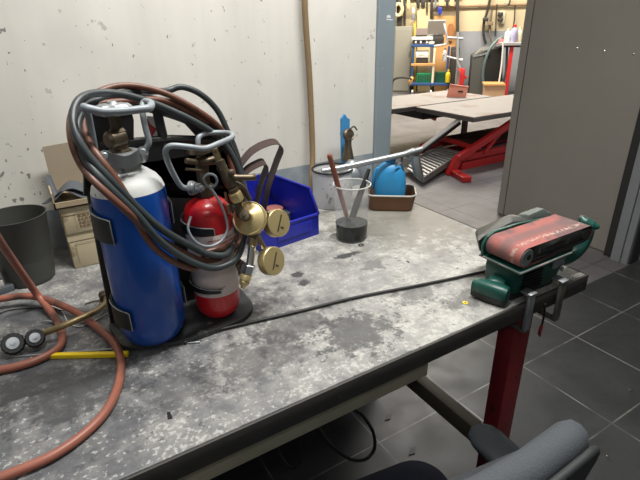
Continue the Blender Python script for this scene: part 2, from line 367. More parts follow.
# ================================================================== BENCH
bench = thing('workbench', 'long steel-legged workbench with scuffed grey and white stained top', 'workbench', (0, 0.88, 0))
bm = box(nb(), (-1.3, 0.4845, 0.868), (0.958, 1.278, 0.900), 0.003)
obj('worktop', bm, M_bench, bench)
bm = box(nb(), (-1.3, 0.4795, 0.862), (0.9625, 0.4842, 0.8995), 0.001); box(bm, (0.9585, 0.4842, 0.862), (0.9625, 1.278, 0.8995), 0.001)
obj('edge_strip', bm, M_slab, bench)
obj('apron_rail', box(nb(), (-1.25, 0.505, 0.805), (0.53, 0.53, 0.8675), 0.002), M_rail, bench)
for lx, ly in ((0.760, 0.497), (-1.2, 0.497), (-1.2, 1.20)):
    obj('leg', box(nb(), (lx, ly, 0.0), (lx + 0.056, ly + 0.040, 0.8675), 0.003), M_legred, bench)
obj('cross_brace', box(nb(), (0.772, 0.5375, 0.44), (0.806, 1.2795, 0.488), 0.002), M_beam, bench)
obj('cross_brace', box(nb(), (-1.19, 0.5535, 0.44), (-1.16, 1.1995, 0.488), 0.002), M_beam, bench)

# ================================================================== GAS CARRIER
BC = V(0.1135, 0.757, 0); RC = V(0.2345, 0.764, 0)      # cylinder centres
car = thing('bottle_carrier', 'black moulded plastic carrier tray and back plate holding both gas bottles', 'carrier', (0.18, 0.80, 0.9))
def rpoly(pts, r, n=5):
    """round the corners of a 3D polygon"""
    out = []; K = len(pts)
    for i in range(K):
        a, b_, c_ = Vector(pts[i-1]), Vector(pts[i]), Vector(pts[(i+1) % K])
        d1, d2 = (a-b_), (c_-b_); rr = min(r, d1.length*0.45, d2.length*0.45)
        s, e = b_ + d1.normalized()*rr, b_ + d2.normalized()*rr
        for k in range(n+1):
            t = k/n; out.append(s*(1-t)**2 + b_*2*t*(1-t) + e*t*t)
    return out
tray = rpoly([(0.046, 0.850, 0.9005), (0.054, 0.745, 0.9005), (0.150, 0.707, 0.9005), (0.262, 0.713, 0.9005), (0.300, 0.745, 0.9005), (0.302, 0.850, 0.9005)], 0.025)
obj('base_tray', prism(nb(), tray, (0, 0, 0.0085), 0.002), M_tray, car)
YB = 0.832
def plate_piece(poly, nm='back_plate'):
    return prism(nb(), [(x, YB, z) for x, z in poly], (0, 0.012, 0), 0.002)
lowp = [(0.052, 0.905), (0.302, 0.905), (0.320, 1.08), (0.322, 1.195), (0.062, 1.195)]
obj('back_plate', plate_piece(lowp), M_black, car)
# upper frame with two see-through windows: outer hoop + spokes
bm = nb()
w = lambda px, py: P(px, py, y=YB)
L1 = [w(83, 150), w(79, 118), w(92, 104), w(125, 100), w(165, 108), w(200, 122), w(222, 140), w(236, 165)]
tube(bm, [p + V(0, 0.010, 0) for p in L1], 0.015, 10, 6)
for a, c_ in (((158, 112), (166, 146)), ((172, 140), (215, 141)), ((100, 146), (172, 140)), ((186, 118), (206, 140))):
    tube(bm, [w(*a) + V(0, 0.006, 0), w((a[0]+c_[0])/2, (a[1]+c_[1])/2) + V(0, 0.006, 0), w(*c_) + V(0, 0.006, 0)], 0.008, 10)
fill = [w(84, 142), w(84, 196), w(240, 200), w(238, 172), w(222, 142), w(206, 137), w(195, 142), w(172, 143), w(135, 146)]
bm2 = prism(nb(), fill[:], (0, 0.012, 0), 0.001)
obj('upper_panel', bm2, M_black, car)
pl = [w(81, 112), w(128, 99), w(134, 120), w(134, 147), w(84, 147)]
obj('upper_panel', prism(nb(), pl, (0, 0.012, 0), 0.001), M_black, car)
obj('carry_frame', bm, M_black, car)
# red and white tag seen through the window
bm = prism(nb(), [P(147, 116, y=0.848), P(157, 117, y=0.848), P(163, 136, y=0.848), P(148, 139, y=0.848)], (0, 0.002, 0))
tg = obj('hanging_tag', bm, mat('white_tag', (0.8, 0.78, 0.76), 0.6), car, smooth=False); tag(tg, 'white tag with a red corner hanging in the carrier window')
bm = prism(nb(), [P(147, 118, y=0.8475), P(150, 124, y=0.8475), P(157, 129, y=0.8475), P(152, 137, y=0.8475), P(147, 138, y=0.8475)], (0, 0.0006, 0))
obj('red_print', bm, M_redtext, tg, smooth=False)
def clip_arm(c, r, a0, a1, z0, z1, th=0.0035, n=14):
    """curved clip plate around a bottle, angles in degrees, 0 = +x, -90 = towards camera"""
    rings = []
    for i in range(n + 1):
        a = math.radians(a0 + (a1 - a0) * i / n); d = V(math.cos(a), math.sin(a), 0)
        w_ = 1 - 0.35 * max(0, (i - n + 3) / 3) if False else 1
        zz0 = z0; zz1 = z1 - (0.012 * (i / n))
        rings.append([c + d*r + V(0, 0, zz0), c + d*(r+th) + V(0, 0, zz0), c + d*(r+th) + V(0, 0, zz1), c + d*r + V(0, 0, zz1)])
    return ring_loft(nb(), rings)
for (c, r, zz) in ((BC, 0.0565, ((1.108, 1.158), (0.955, 1.0))), (RC, 0.0425, ((1.083, 1.107), (0.972, 0.990)))):
    for z0, z1 in zz:
        bm = clip_arm(c, r, 130, 228 if c is BC else 262, z0, z1)
        ca = obj('clip_arm', bm, M_black, car)
        a = math.radians(228 if c is BC else 262); e = c + V(math.cos(a), math.sin(a), 0) * (r + 0.004)
        s = [c + V(math.cos(math.radians(k)), math.sin(math.radians(k)), 0) * (r + 0.004) + V(0, 0, z1 - 0.012*((k-130)/((228 if c is BC else 262)-130)) + 0.0006) for k in range(175, (229 if c is BC else 263), 6)]
        obj('worn_edge', tube(nb(), s + [e + V(0, 0, z1 - 0.013), e + V(0, 0, z0)], 0.0009, 6), M_steel, ca)
        bm = clip_arm(c, r, 50, -8 if c is BC else 0, z0, z1); ca = obj('clip_arm', bm, M_black, car)
        a = math.radians(-8 if c is BC else 0); e = c + V(math.cos(a), math.sin(a), 0) * (r + 0.003)
        obj('worn_edge', tube(nb(), [e + V(0, 0, z0), e + V(0, 0, z1 - 0.012)], 0.0009, 6), M_steel, ca)

# ---- blue bottle
blue = thing('gas_cylinder', 'blue oxygen bottle with worn white shoulder and grey valve guard', 'gas bottle', (BC.x, BC.y, 0.9095), 'portable welding gas bottles')
z0 = 0.9095
obj('cylinder_body', lathe(nb(), BC, (0, 0, 1), [(0.030, z0), (0.043, z0+0.004), (0.050, z0+0.014), (0.0545, z0+0.032), (0.0548, 1.0), (0.0548, 1.150), (0.0546, 1.166), (0.0537, 1.176)], 56), M_blue, blue)
obj('shoulder', lathe(nb(), BC, (0, 0, 1), [(0.0538, 1.1762), (0.051, 1.185), (0.045, 1.194), (0.034, 1.203), (0.026, 1.208), (0.0235, 1.214), (0.0225, 1.218)], 56), M_shoulder, blue)
# neck clamp
nz = 1.214
cl = obj('neck_clamp', lathe(nb(), BC, (0, 0, 1), [(0.024, nz), (0.029, nz+0.002), (0.029, nz+0.018), (0.024, nz+0.020)], 32), M_steel, blue)
pL, pR = P(105, 157, y=0.730), P(143, 153, y=0.728)
for p in (pL, pR):
    q_ = V(BC.x + (-0.024 if p is pL else 0.024), BC.y - 0.018, nz + 0.010)
    bm = tube(nb(), [q_, (p + q_)/2, p + V(0, 0.004, 0)], 0.0085, 12)
    obj('clamp_ear', bm, M_steel, blue)
    bb = obj('bolt', lathe(nb(), p + V(0, 0.004, 0), (-0.08, -1, 0.25), [(0.0085, 0), (0.0085, 0.003), (0.0055, 0.0032), (0.0055, 0.007), (0.004, 0.0085)], 18), M_steel, blue)
band = spline([pL + V(0, 0.002, 0), (pL + V(BC.x, BC.y-0.034, nz+0.01))/2 + V(-0.001, -0.004, 0), V(BC.x, BC.y-0.034, nz+0.010), (pR + V(BC.x, BC.y-0.034, nz+0.01))/2 + V(0.001, -0.004, 0), pR + V(0, 0.002, 0)], 6)
obj('clamp_band', ring_loft(nb(), [[p + V(0, -0.0015, -0.0095), p + V(0, 0.0015, -0.0095), p + V(0, 0.0015, 0.0095), p + V(0, -0.0015, 0.0095)] for p in band]), M_steel, blue)
# guard: bar with rounded ends and two uprights going back to the clamp
gy = 0.712
bm = tube(nb(), [P(95, 148, y=0.742), P(91, 128, y=0.735), P(88, 114, y=0.728), P(84, 107, y=0.720), P(88, 108.5, y=gy), P(104, 111.5, y=gy), P(124, 111, y=gy), P(143, 109, y=gy), P(150, 107.5, y=0.718), P(151, 103, y=0.735), P(144, 102, y=0.752), P(142.5, 112, y=0.740), P(146, 130, y=0.735), P(149, 142, y=0.731), P(145, 150, y=0.732)],
          [0.0045]*3 + [0.005, 0.0055, 0.0055, 0.0055, 0.0055, 0.0055, 0.005] + [0.0045]*5, 12, 5)
obj('valve_guard', bm, M_paintgrey, blue)
# brass valve and hand wheel
bm = lathe(nb(), BC, (0, 0, 1), [(0.016, nz+0.008), (0.016, nz+0.022), (0.012, nz+0.024), (0.013, nz+0.050), (0.009, nz+0.054), (0.009, nz+0.072)], 6)
lathe(bm, BC + V(0.006, 0, nz+0.040), (-1, -0.55, 0), [(0.012, 0), (0.0125, 0.014), (0.0125, 0.024), (0.008, 0.028)], 18)
obj('valve_body', bm, M_oldbrass, blue)
hw = nb(); ring = []
for zz, rr in ((nz+0.073, 0.020), (nz+0.075, 0.0245), (nz+0.084, 0.0245), (nz+0.088, 0.020), (nz+0.089, 0.008), (nz+0.092, 0.006)):
    ring.append([BC + V(math.cos(2*PI*k/32), math.sin(2*PI*k/32), 0) * (rr * (1 + (0.09 * math.cos(8*2*PI*k/32) if rr > 0.015 else 0))) + V(0, 0, zz) for k in range(32)])
obj('hand_wheel', ring_loft(hw, ring), M_steel, blue)

# ---- red bottle
red = thing('gas_cylinder', 'small red bottle with dirty white label band and brass fittings', 'gas bottle', (RC.x, RC.y, 0.9095), 'portable welding gas bottles')
obj('cylinder_body', lathe(nb(), RC, (0, 0, 1), [(0.018, z0), (0.030, z0+0.003), (0.0385, z0+0.014), (0.041, z0+0.028), (0.041, 1.10), (0.0395, 1.114), (0.034, 1.126), (0.024, 1.133), (0.014, 1.138), (0.013, 1.148)], 48), M_red, red)
def zr(px, py): return P(px, py, y=RC.y - 0.041).z
zl0, zl1 = 0.962, 1.080
lb = obj('label_band', lathe(nb(), RC, (0, 0, 1), [(0.0412, zl0), (0.0415, zl0+0.0005), (0.0415, zl1-0.0005), (0.0412, zl1)], 48, caps=False), M_label, red)
def arc_text_row(z, a0, a1, h, r, m, parent, name='printed_line'):
    bm = nb(); a = a0
    while a < a1:
        wd = random.uniform(2.0, 5.0); e = min(a + wd, a1)
        pts = [[RC + V(math.cos(math.radians(t)), math.sin(math.radians(t)), 0)*r + V(0, 0, zz) for t in (a, (a+e)/2, e)] for zz in (z, z+h)]
        vs = [[bm.verts.new(p) for p in row] for row in pts]
        for k in range(2): bm.faces.new((vs[0][k], vs[0][k+1], vs[1][k+1], vs[1][k]))
        a = e + random.uniform(0.8, 2.0)
    obj(name, bm, m, parent, smooth=False)
for z, h in ((zl1-0.010, 0.0025), (zl1-0.018, 0.0045)): arc_text_row(z, 246, 322, h, 0.0417, M_redtext, lb)
# valve collar, left side fittings, dark wheel
zv = 1.148
bm = lathe(nb(), RC, (0, 0, 1), [(0.016, zv-0.008), (0.016, zv+0.01), (0.011, zv+0.012), (0.011, zv+0.055), (0.007, zv+0.058), (0.007, zv+0.068)], 8)
obj('valve_body', bm, M_oldbrass, red)
wz = zv + 0.064
obj('hand_wheel', lathe(nb(), RC + V(-0.002, 0, 0), (0, 0, 1), [(0.016, wz), (0.0195, wz+0.002), (0.0195, wz+0.009), (0.016, wz+0.011)], 28), M_oldbrass, red)
YR = 0.742
bm = cyl(nb(), P(186, 161, y=YR), P(199, 162.5, y=YR+0.012), 0.0048, bev=0.001); cyl(bm, P(186, 169, y=YR), P(205, 171, y=YR+0.01), 0.0022); cyl(bm, P(199, 162.5, y=YR+0.012), P(216, 160, y=YR+0.01), 0.0062, 0.0075)
obj('side_outlet', bm, M_oldbrass, red)
gpts = [P(190, 189, y=0.735), P(181, 186, y=0.733), P(173, 173, y=0.728), P(166.5, 158, y=0.722), P(166, 150, y=0.718), P(172, 145.8, y=0.714), P(189, 147, y=0.710), P(204.7, 148.5, y=0.712), P(218.7, 143.5, y=0.722), P(231, 138, y=0.742), P(232, 134.5, y=0.765), P(225, 132.8, y=0.790), P(209, 133, y=0.800), P(201.5, 135, y=0.800), P(198, 140, y=0.795), P(199, 155, y=0.79)]
obj('valve_guard', tube(nb(), gpts, 0.0045, 12, 6), M_paintgrey, red)
pb = P(196, 188, y=0.728)
bm = nb()
for k, (r_, d0, d1) in enumerate(((0.0115, 0.010, 0.004), (0.0095, 0.004, 0.0), (0.0075, -0.001, -0.008), (0.0045, -0.008, -0.013))):
    ax = V(0.75, -0.66, 0.05); a0_, a1_ = pb - ax*d0, pb - ax*d1
    lathe(bm, a0_, ax, [(r_, 0), (r_, abs(d0-d1))], 6 if k == 2 else 20)
obj('clamp_bolt', bm, M_steel, red)
# hanging wire hook with loop at top
wp = [P(190.8, 216.4, y=0.722), P(188, 228, y=0.716), P(193, 239, y=0.712), P(202.5, 245.5, y=0.711), P(213.4, 245.5, y=0.712), P(223, 239, y=0.716), P(227.5, 228, y=0.720), P(225, 215, y=0.722), P(219, 201, y=0.722), P(212, 190, y=0.722), P(206, 184, y=0.722), P(204, 178, y=0.722), P(209, 174, y=0.720), P(215, 176, y=0.720), P(217, 182, y=0.722), P(213, 187, y=0.724), P(207, 186, y=0.727)]
obj('wire_hook', tube(nb(), wp, 0.0021, 8, 6), M_paintgrey, red)

# ---- torch / regulator assembly on the red bottle
reg = thing('gas_regulator', 'brass pressure regulator with two round gauges hanging beside the red bottle', 'regulator', P(250, 225, y=0.725))
YG = 0.722
def G(px, py, dy=0.0): return P(px, py, y=YG + dy)
# diagonal body
bm = nb()
cyl(bm, G(214, 148, 0.02), G(219, 161, 0.015), 0.0050, bev=0.001); obj('threaded_stem', bm, M_brass, reg)
bm = nb(); cyl(bm, G(219, 160, 0.015), G(224, 172, 0.01), 0.0080, bev=0.0015); lathe(bm, G(221, 166, 0.013), G(224, 172, 0.01) - G(221, 166, 0.013), [(0.0092, 0), (0.0092, 0.006)], 6)
obj('coupling_nut', bm, M_oldbrass, reg)
bm = tube(nb(), [G(224, 171, 0.01), G(228, 179, 0.008), G(232, 187, 0.004)], [0.0085, 0.0105, 0.0085], 14, 4)
tube(bm, [G(228, 178, 0.008), G(239, 177.5, 0.0), G(251, 177.5, -0.004), G(256, 176.5, -0.006)], [0.0085, 0.0050, 0.0052, 0.0062], 12, 4)
tube(bm, [G(230, 183, 0.008), G(242, 187, 0.01), G(250, 200, 0.01)], [0.007, 0.005, 0.004], 10, 4)
lathe(bm, G(231, 173, -0.002), (0.3, -1, 0.4), [(0.0055, 0), (0.006, 0.003), (0.003, 0.007)], 14)
obj('tee_body', bm, M_oldbrass, reg)
d = (G(238.5, 201, 0.0) - G(233.5, 190, 0.0)).normalized()
bm = lathe(nb(), G(232.5, 188, 0.0), d, [(0.0085, 0), (0.0085, 0.006), (0.0075, 0.0062), (0.0075, 0.008)], 20)
obj('collar', bm, M_oldbrass, reg)
bm = lathe(nb(), G(234, 192, -0.001), d, [(0.0100, 0), (0.0115, 0.002), (0.0115, 0.015), (0.0100, 0.017)], 6)
obj('hex_nut', bm, M_gold, reg)
bm = tube(nb(), [G(238, 200, 0.0), G(238.5, 207, 0.0), G(242, 214, 0.0)], [0.0072, 0.0075, 0.010], 14, 4)
lathe(bm, G(234, 207, 0.0), (-0.8, -0.6, 0.1), [(0.006, -0.01), (0.006, 0.004), (0.003, 0.007)], 14)
obj('elbow', bm, M_oldbrass, reg)
# small pins left of the body
bm = cyl(nb(), G(225, 192, 0.01), G(226.5, 201, 0.008), 0.0022, bev=0.0005); cyl(bm, G(228, 204, 0.0), G(229.5, 214, 0.0), 0.0028, bev=0.0005)
obj('lock_pin', bm, M_brass, reg)
# bonnet: broad bell facing lower left
c0 = G(249, 218, 0.0); ax = (V(-0.55, -0.62, 0.52)).normalized()
bm = lathe(nb(), c0 - ax*0.014, ax, [(0.012, -0.012), (0.020, -0.006), (0.0270, 0.0), (0.0298, 0.004), (0.0298, 0.013), (0.0285, 0.015), (0.0265, 0.0145), (0.017, 0.019), (0.010, 0.022), (0.009, 0.030), (0.007, 0.032)], 40)
obj('bonnet', bm, M_gold, reg)
bm = lathe(nb(), c0 + ax*0.012, ax, [(0.009, 0), (0.0095, 0.010), (0.0085, 0.014), (0.003, 0.015), (0.003, 0.018), (0.0, 0.0185)], 20)
obj('adjusting_screw', bm, M_oldbrass, reg)
bm = tube(nb(), [c0 - ax*0.018, G(262, 213, 0.008), G(252, 238, 0.0)], [0.014, 0.013, 0.010], 14, 4)
obj('regulator_core', bm, M_oldbrass, reg)
def gauge(c, ax, r, th, name='gauge'):
    ax = Vector(ax).normalized(); u, v, a = frame(ax)
    g = obj(name, lathe(nb(), c, ax, [(r*0.72, -th), (r*0.95, -th*0.93), (r, -th*0.8), (r, 0), (r*0.96, 0.0012), (r*0.6, 0.0018), (0.0005, 0.002)], 40), M_gold, reg)
    bm = nb(); box(bm, (-r*0.62, -0.0012, 0.0012), (r*0.62, 0.0016, 0.0026), 0, (u*0.55+v*0.83).normalized(), a.cross((u*0.55+v*0.83).normalized()), c)
    obj('gauge_slot', bm, M_oldbrass, g, smooth=False)
    u2 = (u*0.55+v*0.83).normalized(); v2 = a.cross(u2)
    bm = nb(); box(bm, (-r*0.30, -r*0.42, 0.0012), (-r*0.2, -r*0.15, 0.0027), 0, u2, v2, c)
    obj('gauge_mark', bm, M_oldbrass, g, smooth=False)
gauge(G(279, 223, 0.0), (0.22, -0.86, 0.30), 0.0250, 0.019)
gauge(G(274, 261, -0.02), (0.30, -0.84, 0.25), 0.0260, 0.018)
bm = tube(nb(), [G(256, 222, 0.004), G(263, 224, 0.008), G(270, 225, 0.012)], 0.008, 12, 3); tube(bm, [G(256, 233, 0.0), G(262, 244, -0.006), G(267, 253, -0.008)], 0.0045, 10, 3)
obj('gauge_stem', bm, M_brass, reg)
# outlet stem down
bm = nb(); sd = (G(249, 262, -0.012) - G(253, 238, 0.0)); 
cyl(bm, G(253.5, 236, 0), G(252, 246, -0.004), 0.0085, bev=0.001); obj('stem_collar', bm, M_brass, reg)
obj('outlet_stem', cyl(nb(), G(252.5, 244, -0.004), G(249.5, 268, -0.014), 0.0068), M_chrome, reg)
dd = (G(244, 284, -0.018) - G(249, 264, -0.013)).normalized()
obj('hex_nut', lathe(nb(), G(249, 264.5, -0.013), dd, [(0.0110, 0), (0.0122, 0.001), (0.0122, 0.015), (0.0110, 0.016)], 6), M_chrome, reg)
bm = lathe(nb(), G(246.4, 274, -0.016), dd, [(0.0095, 0), (0.0105, 0.002), (0.0105, 0.010), (0.0085, 0.011), (0.0098, 0.013), (0.0088, 0.018), (0.005, 0.022), (0.004, 0.026)], 22)
obj('outlet_tip', bm, M_gold, reg)
bm = cyl(nb(), G(238, 264, 0.0), G(243, 276, 0.0), 0.0055, bev=0.001); cyl(bm, G(239, 262, 0), G(248, 268, 0), 0.006); obj('side_nut', bm, M_oldbrass, reg)

# ---- hoses
def T(lst): return [P(a, b_, y=c_) for a, b_, c_ in lst]
K = T([(232, 246, .735), (225, 255, .712), (208, 254, .708), (195, 248, .706), (166, 232, .692), (143, 213, .688), (113, 182, .690), (90, 157, .700), (77, 136, .712), (73, 115, .735), (80, 99, .755), (97, 93, .775), (125, 95, .79), (160, 106, .80), (195, 122, .80), (220, 139, .80), (236, 163, .79), (244, 192, .78), (247, 222, .765),
       (241, 250, .735), (232, 262, .712), (212, 268, .704), (186, 259, .696), (160, 241, .682), (135, 213, .678), (105, 183, .684), (86, 160, .705), (78, 136, .735), (80, 116, .76), (95, 101, .79), (130, 92, .83), (165, 91, .875), (182, 87, .88), (201, 94.5, .88), (217, 110, .88), (227, 130, .875), (237, 155, .87), (244, 185, .86), (248, 212, .81), (247, 226, .755)])
tag(obj('gas_hose', tube(nb(), K, 0.0056, 12, 7), M_hoseblack, origin=K[0]), 'dark grey rubber hose coiled twice around the bottle carrier', 'hose', 'hoses coiled round the bottle carrier')
K = T([(236, 236, .752), (222, 248, .722), (205, 253, .720), (196, 268, .708), (176, 263, .697), (155, 248, .690), (139, 225, .688), (131, 204, .690), (115, 178, .693), (99, 157, .705), (87, 138, .735), (84, 118, .768), (97, 105, .79), (130, 101, .81), (165, 101, .828), (198, 117, .832), (220, 138, .835), (232, 168, .83), (238, 205, .81), (242, 236, .775),
       (232, 252, .74), (208, 261, .718), (182, 252, .703), (150, 232, .686), (122, 207, .672), (95, 182, .685), (80, 163, .715), (71.5, 140, .728), (71, 118, .765), (79, 102, .79), (97, 92.5, .81), (118, 86, .825), (142, 87, .83), (170, 95.5, .828), (200, 112, .825), (219, 127, .835), (230, 145, .86), (238, 175, .868), (243, 205, .82), (243, 222, .760)])
tag(obj('gas_hose', tube(nb(), K, 0.0052, 12, 7), M_hosebrown, origin=K[0]), 'reddish brown rubber hose coiled with the grey one over the carrier', 'hose', 'hoses coiled round the bottle carrier')
# ================================================================== LEFT SIDE OF THE BENCH
ZT = 0.9003
# charcoal pot
pc = V(-0.064, 1.134, ZT)
bm = lathe(nb(), pc, (0, 0, 1), [(0.044, 0), (0.048, 0.002), (0.062, 0.148), (0.0635, 0.150), (0.061, 0.150), (0.049, 0.006), (0.002, 0.005)], 48)
tag(obj('plastic_pot', bm, M_pot, origin=pc), 'charcoal round plastic pot standing against the speckled wall', 'pot')
# two pale cartons
def carton(x0, x1, y0, y1, z0, z1, label, m, lines):
    o = thing('cardboard_box', label, 'box', ((x0+x1)/2, (y0+y1)/2, z0), 'stained cartons against the wall')
    bx = obj('carton', box(nb(), (x0, y0, z0), (x1, y1, z1), 0.002), m, o)
    obj('lid_flap', box(nb(), (x0-0.001, y0-0.0012, z1-0.018), (x1+0.001, y0+0.0002, z1), 0.0004), M_cardpale, o, smooth=False)
    bm = nb()
    for (u0, u1, w0, w1) in lines: box(bm, (x0+u0, y0-0.0016, z0+w0), (x0+u1, y0-0.0012, z0+w1))
    if lines: obj('printed_lines', bm, M_ink, o, smooth=False)
    return o
carton(0.024, 0.130, 1.128, 1.270, ZT, 0.985, 'lower pale carton with brown stains, directly on the bench', M_cardpale, [(0.012, 0.10, 0.060, 0.0607), (0.012, 0.0127, 0.01, 0.06)])
rows = []
for r_ in range(4):
    x = 0.030
    while x < 0.098:
        w_ = random.uniform(0.003, 0.008); rows.append((x, x+w_, 0.040 - r_*0.0085, 0.0436 - r_*0.0085)); x += w_ + 0.002
rows += [(0.024, 0.100, 0.0475, 0.0480), (0.024, 0.0245, 0.008, 0.048)]
carton(0.024, 0.128, 1.124, 1.268, 0.9855, 1.048, 'upper carton with brown printed lines, under the open flap box', M_cardpale, rows)
# open box on top with raised flap and rubber sheets in it
ob = thing('open_cardboard_box', 'open brown cardboard box with a tall raised flap, topmost of the carton stack', 'box', (0.06, 1.19, 1.0485), None)
bm = nb(); X0, X1, Y0, Y1, Z0, Z1 = 0.014, 0.140, 1.118, 1.250, 1.0485, 1.085
box(bm, (X0, Y0, Z0), (X1, Y1, Z0+0.003)); box(bm, (X0, Y0, Z0), (X0+0.003, Y1, Z1)); box(bm, (X1-0.003, Y0, Z0), (X1, Y1, Z1)); box(bm, (X0, Y1-0.003, Z0), (X1, Y1, Z1)); box(bm, (X0, Y0, Z0), (X1, Y0+0.003, Z1-0.022))
obj('tray', bm, M_card, ob, smooth=False)
fl = [P(42, 147, y=1.246), P(70, 142, y=1.246), P(120, 133, y=1.246), P(125, 205, y=1.246), P(58, 208, y=1.246)]
obj('raised_flap', prism(nb(), fl, (0, 0.003, 0)), M_cardin, ob, smooth=False)
rs = [P(45, 178, y=1.20), P(49, 176, y=1.20), P(62, 208, y=1.15), P(58, 209, y=1.15)]
tag(obj('rubber_strip', prism(nb(), rs, (0.004, 0.012, 0)), M_rubber, origin=rs[2], smooth=False), 'slate grey strip leaning on the left rim of the open carton', 'strip')
for k, (px, py, dz, rt, lab) in enumerate(((74, 197, 0.0, -0.5, 'lower slate grey rubber sheet lying in the open carton'), (88, 194, 0.006, -0.15, 'upper slate grey rubber sheet with a curled edge in the open carton'))):
    c_ = V(0.055 + 0.016*k, 1.185 - 0.005*k, 1.0640 + dz)
    ux = V(math.cos(rt), math.sin(rt), 0.10); ux.normalize(); uy = V(-math.sin(rt), math.cos(rt), 0.0)
    bm = nb(); nx = 12
    rings = []
    for i in range(nx+1):
        t = i/nx - 0.5; c2_ = c_ + ux*t*0.105 + V(0, 0, 0.012*math.cos(t*7+k))
        rings.append([c2_ - uy*0.033, c2_ + uy*0.033, c2_ + uy*0.033 + V(0, 0, 0.002), c2_ - uy*0.033 + V(0, 0, 0.002)])
    tag(obj('rubber_sheet', ring_loft(bm, rings), M_rubber, origin=c_), lab, 'sheet', 'sheets in the open carton')

# thick salmon hose, one length: comes from upper left, loops on the bench
hp = [P(-26, 195, y=0.80), P(-6, 232, y=0.86), P(14, 262, y=0.93), P(36, 293, y=0.98), P(51, 312, z=0.911), P(61, 330, z=0.9072), P(60, 346, z=0.9072), P(42, 358, z=0.9072), P(15, 367, z=0.9072), P(-25, 374, z=0.9072)]
tag(obj('rubber_hose', tube(nb(), hp, 0.0067, 14, 8), M_hosered, origin=hp[4]), 'salmon red hose coming down over the charcoal pot and bending left on the bench', 'hose')
hp = [P(-30, 303, z=0.9215), P(0, 299, z=0.9215), P(24, 296, z=0.9218), P(44, 299, z=0.9215), P(74, 311, z=0.915), P(98, 328, z=0.910), P(114, 343, z=0.9072), P(121, 362, z=0.9072), P(118, 386, z=0.9072), P(106, 411, z=0.9072), P(84, 434, z=0.9072), P(52, 456, z=0.9072), P(10, 474, z=0.9072), P(-40, 493, z=0.9072)]
tag(obj('rubber_hose', tube(nb(), hp, 0.0067, 14, 8), M_hosered, origin=hp[7]), 'long salmon red hose looping past the blue bottle to the front left bench corner', 'hose')
# old brass torch with two knurled valve wheels
tor = thing('cutting_torch', 'brass gas torch with two black knurled valve wheels lying over the hoses', 'torch', P(60, 325, z=ZT))
tp = [P(26, 339, z=0.918), P(44, 333, z=0.920), P(65, 325, z=0.929), P(84, 317, z=0.931), P(98, 310, z=0.926), P(106, 302, z=0.921), P(105, 294, z=0.918)]
obj('torch_tube', tube(nb(), tp, 0.0058, 12, 6), M_brass, tor)
bm = lathe(nb(), P(104.5, 299, z=0.918), P(101, 288, z=0.918)-P(104.5, 299, z=0.918), [(0.0085, 0), (0.0088, 0.004), (0.0062, 0.006), (0.0062, 0.014), (0.0085, 0.015), (0.0085, 0.022), (0.005, 0.023)], 18); obj('end_nut', bm, M_oldbrass, tor)
for (px, py, r_) in ((13, 343.5, 0.0175), (35, 338, 0.0150)):
    c_ = P(px, py, z=0.922); ax = (V(0.05, -0.80, 0.62)).normalized()
    rings = []; u, v, a = frame(ax)
    for rr, h in ((r_*0.9, -0.012), (r_, -0.010), (r_, 0.001), (r_*0.88, 0.0035), (r_*0.7, 0.0035)):
        rings.append([c_ + a*h + (u*math.cos(2*PI*k/60)+v*math.sin(2*PI*k/60))*(rr*(1+(0.05 if k % 4 < 2 else 0))) for k in range(60)])
    wv = obj('valve_wheel', ring_loft(nb(), rings), M_black, tor, ang=25)
    obj('wheel_cap', lathe(nb(), c_ + a*0.0032, ax, [(r_*0.58, 0), (r_*0.56, 0.0022), (r_*0.22, 0.0026), (r_*0.2, 0.004), (r_*0.05, 0.0042)], 28), M_steel, wv)
# small bits
nl = [P(40, 320, z=0.905), P(60, 322.5, z=0.905)]
bm = tube(nb(), [nl[0], nl[0]*0.3+nl[1]*0.7, nl[1]], [0.0008, 0.0028, 0.003], 8); tag(obj('steel_pin', bm, M_steel, origin=nl[0]), 'small pointed steel pin lying under the brass torch', 'pin')
bm = tube(nb(), [P(85, 304, z=0.9025), P(94, 301, z=0.9025), P(101, 300, z=0.9025)], 0.0013, 8); tag(obj('nail', bm, M_oldbrass, origin=P(85, 304, z=0.9025)), 'thin brown nail beside the end nut of the torch', 'nail')
wl = [P(52, 306, z=0.902), P(62, 311, z=0.902), P(68, 322, z=0.902), P(78, 326.5, z=0.902), P(92, 322, z=0.902), P(110, 312, z=0.902)]
tag(obj('thin_wire', tube(nb(), wl, 0.0012, 8, 6), mat('white_wire', (0.6, 0.6, 0.6), 0.4), origin=wl[0]), 'thin white wire curved under the torch tube', 'wire')
wl = [P(-10, 318, z=0.9025), P(10, 310, z=0.9025), P(40, 308, z=0.9025), P(64, 311, z=0.9025)]
tag(obj('thin_wire', tube(nb(), wl, 0.0012, 8, 6), M_cable, origin=wl[0]), 'thin black wire arcing left of the torch', 'wire')
p0, p1 = P(43.5, 356, z=0.9045), P(128.5, 354, z=0.9045)
yr = thing('yellow_rod', 'bright yellow plastic rod lying flat in front of the blue bottle', 'rod', p0)
ux = (p1-p0).normalized(); uy = V(-ux.y, ux.x, 0); Ln = (p1-p0).length
obj('rod_body', box(nb(), (0, -0.0042, -0.004), (Ln, 0.0042, 0.004), 0.0012, ux, uy, p0), M_yellow, yr)
w0, w1 = P(10, 357, z=0.9018), P(200, 342, z=0.9018)
tag(obj('filler_rod', cyl(nb(), w0, w1, 0.0014, seg=8), M_steel, origin=w0), 'long thin bare filler rod lying behind the yellow rod', 'rod')
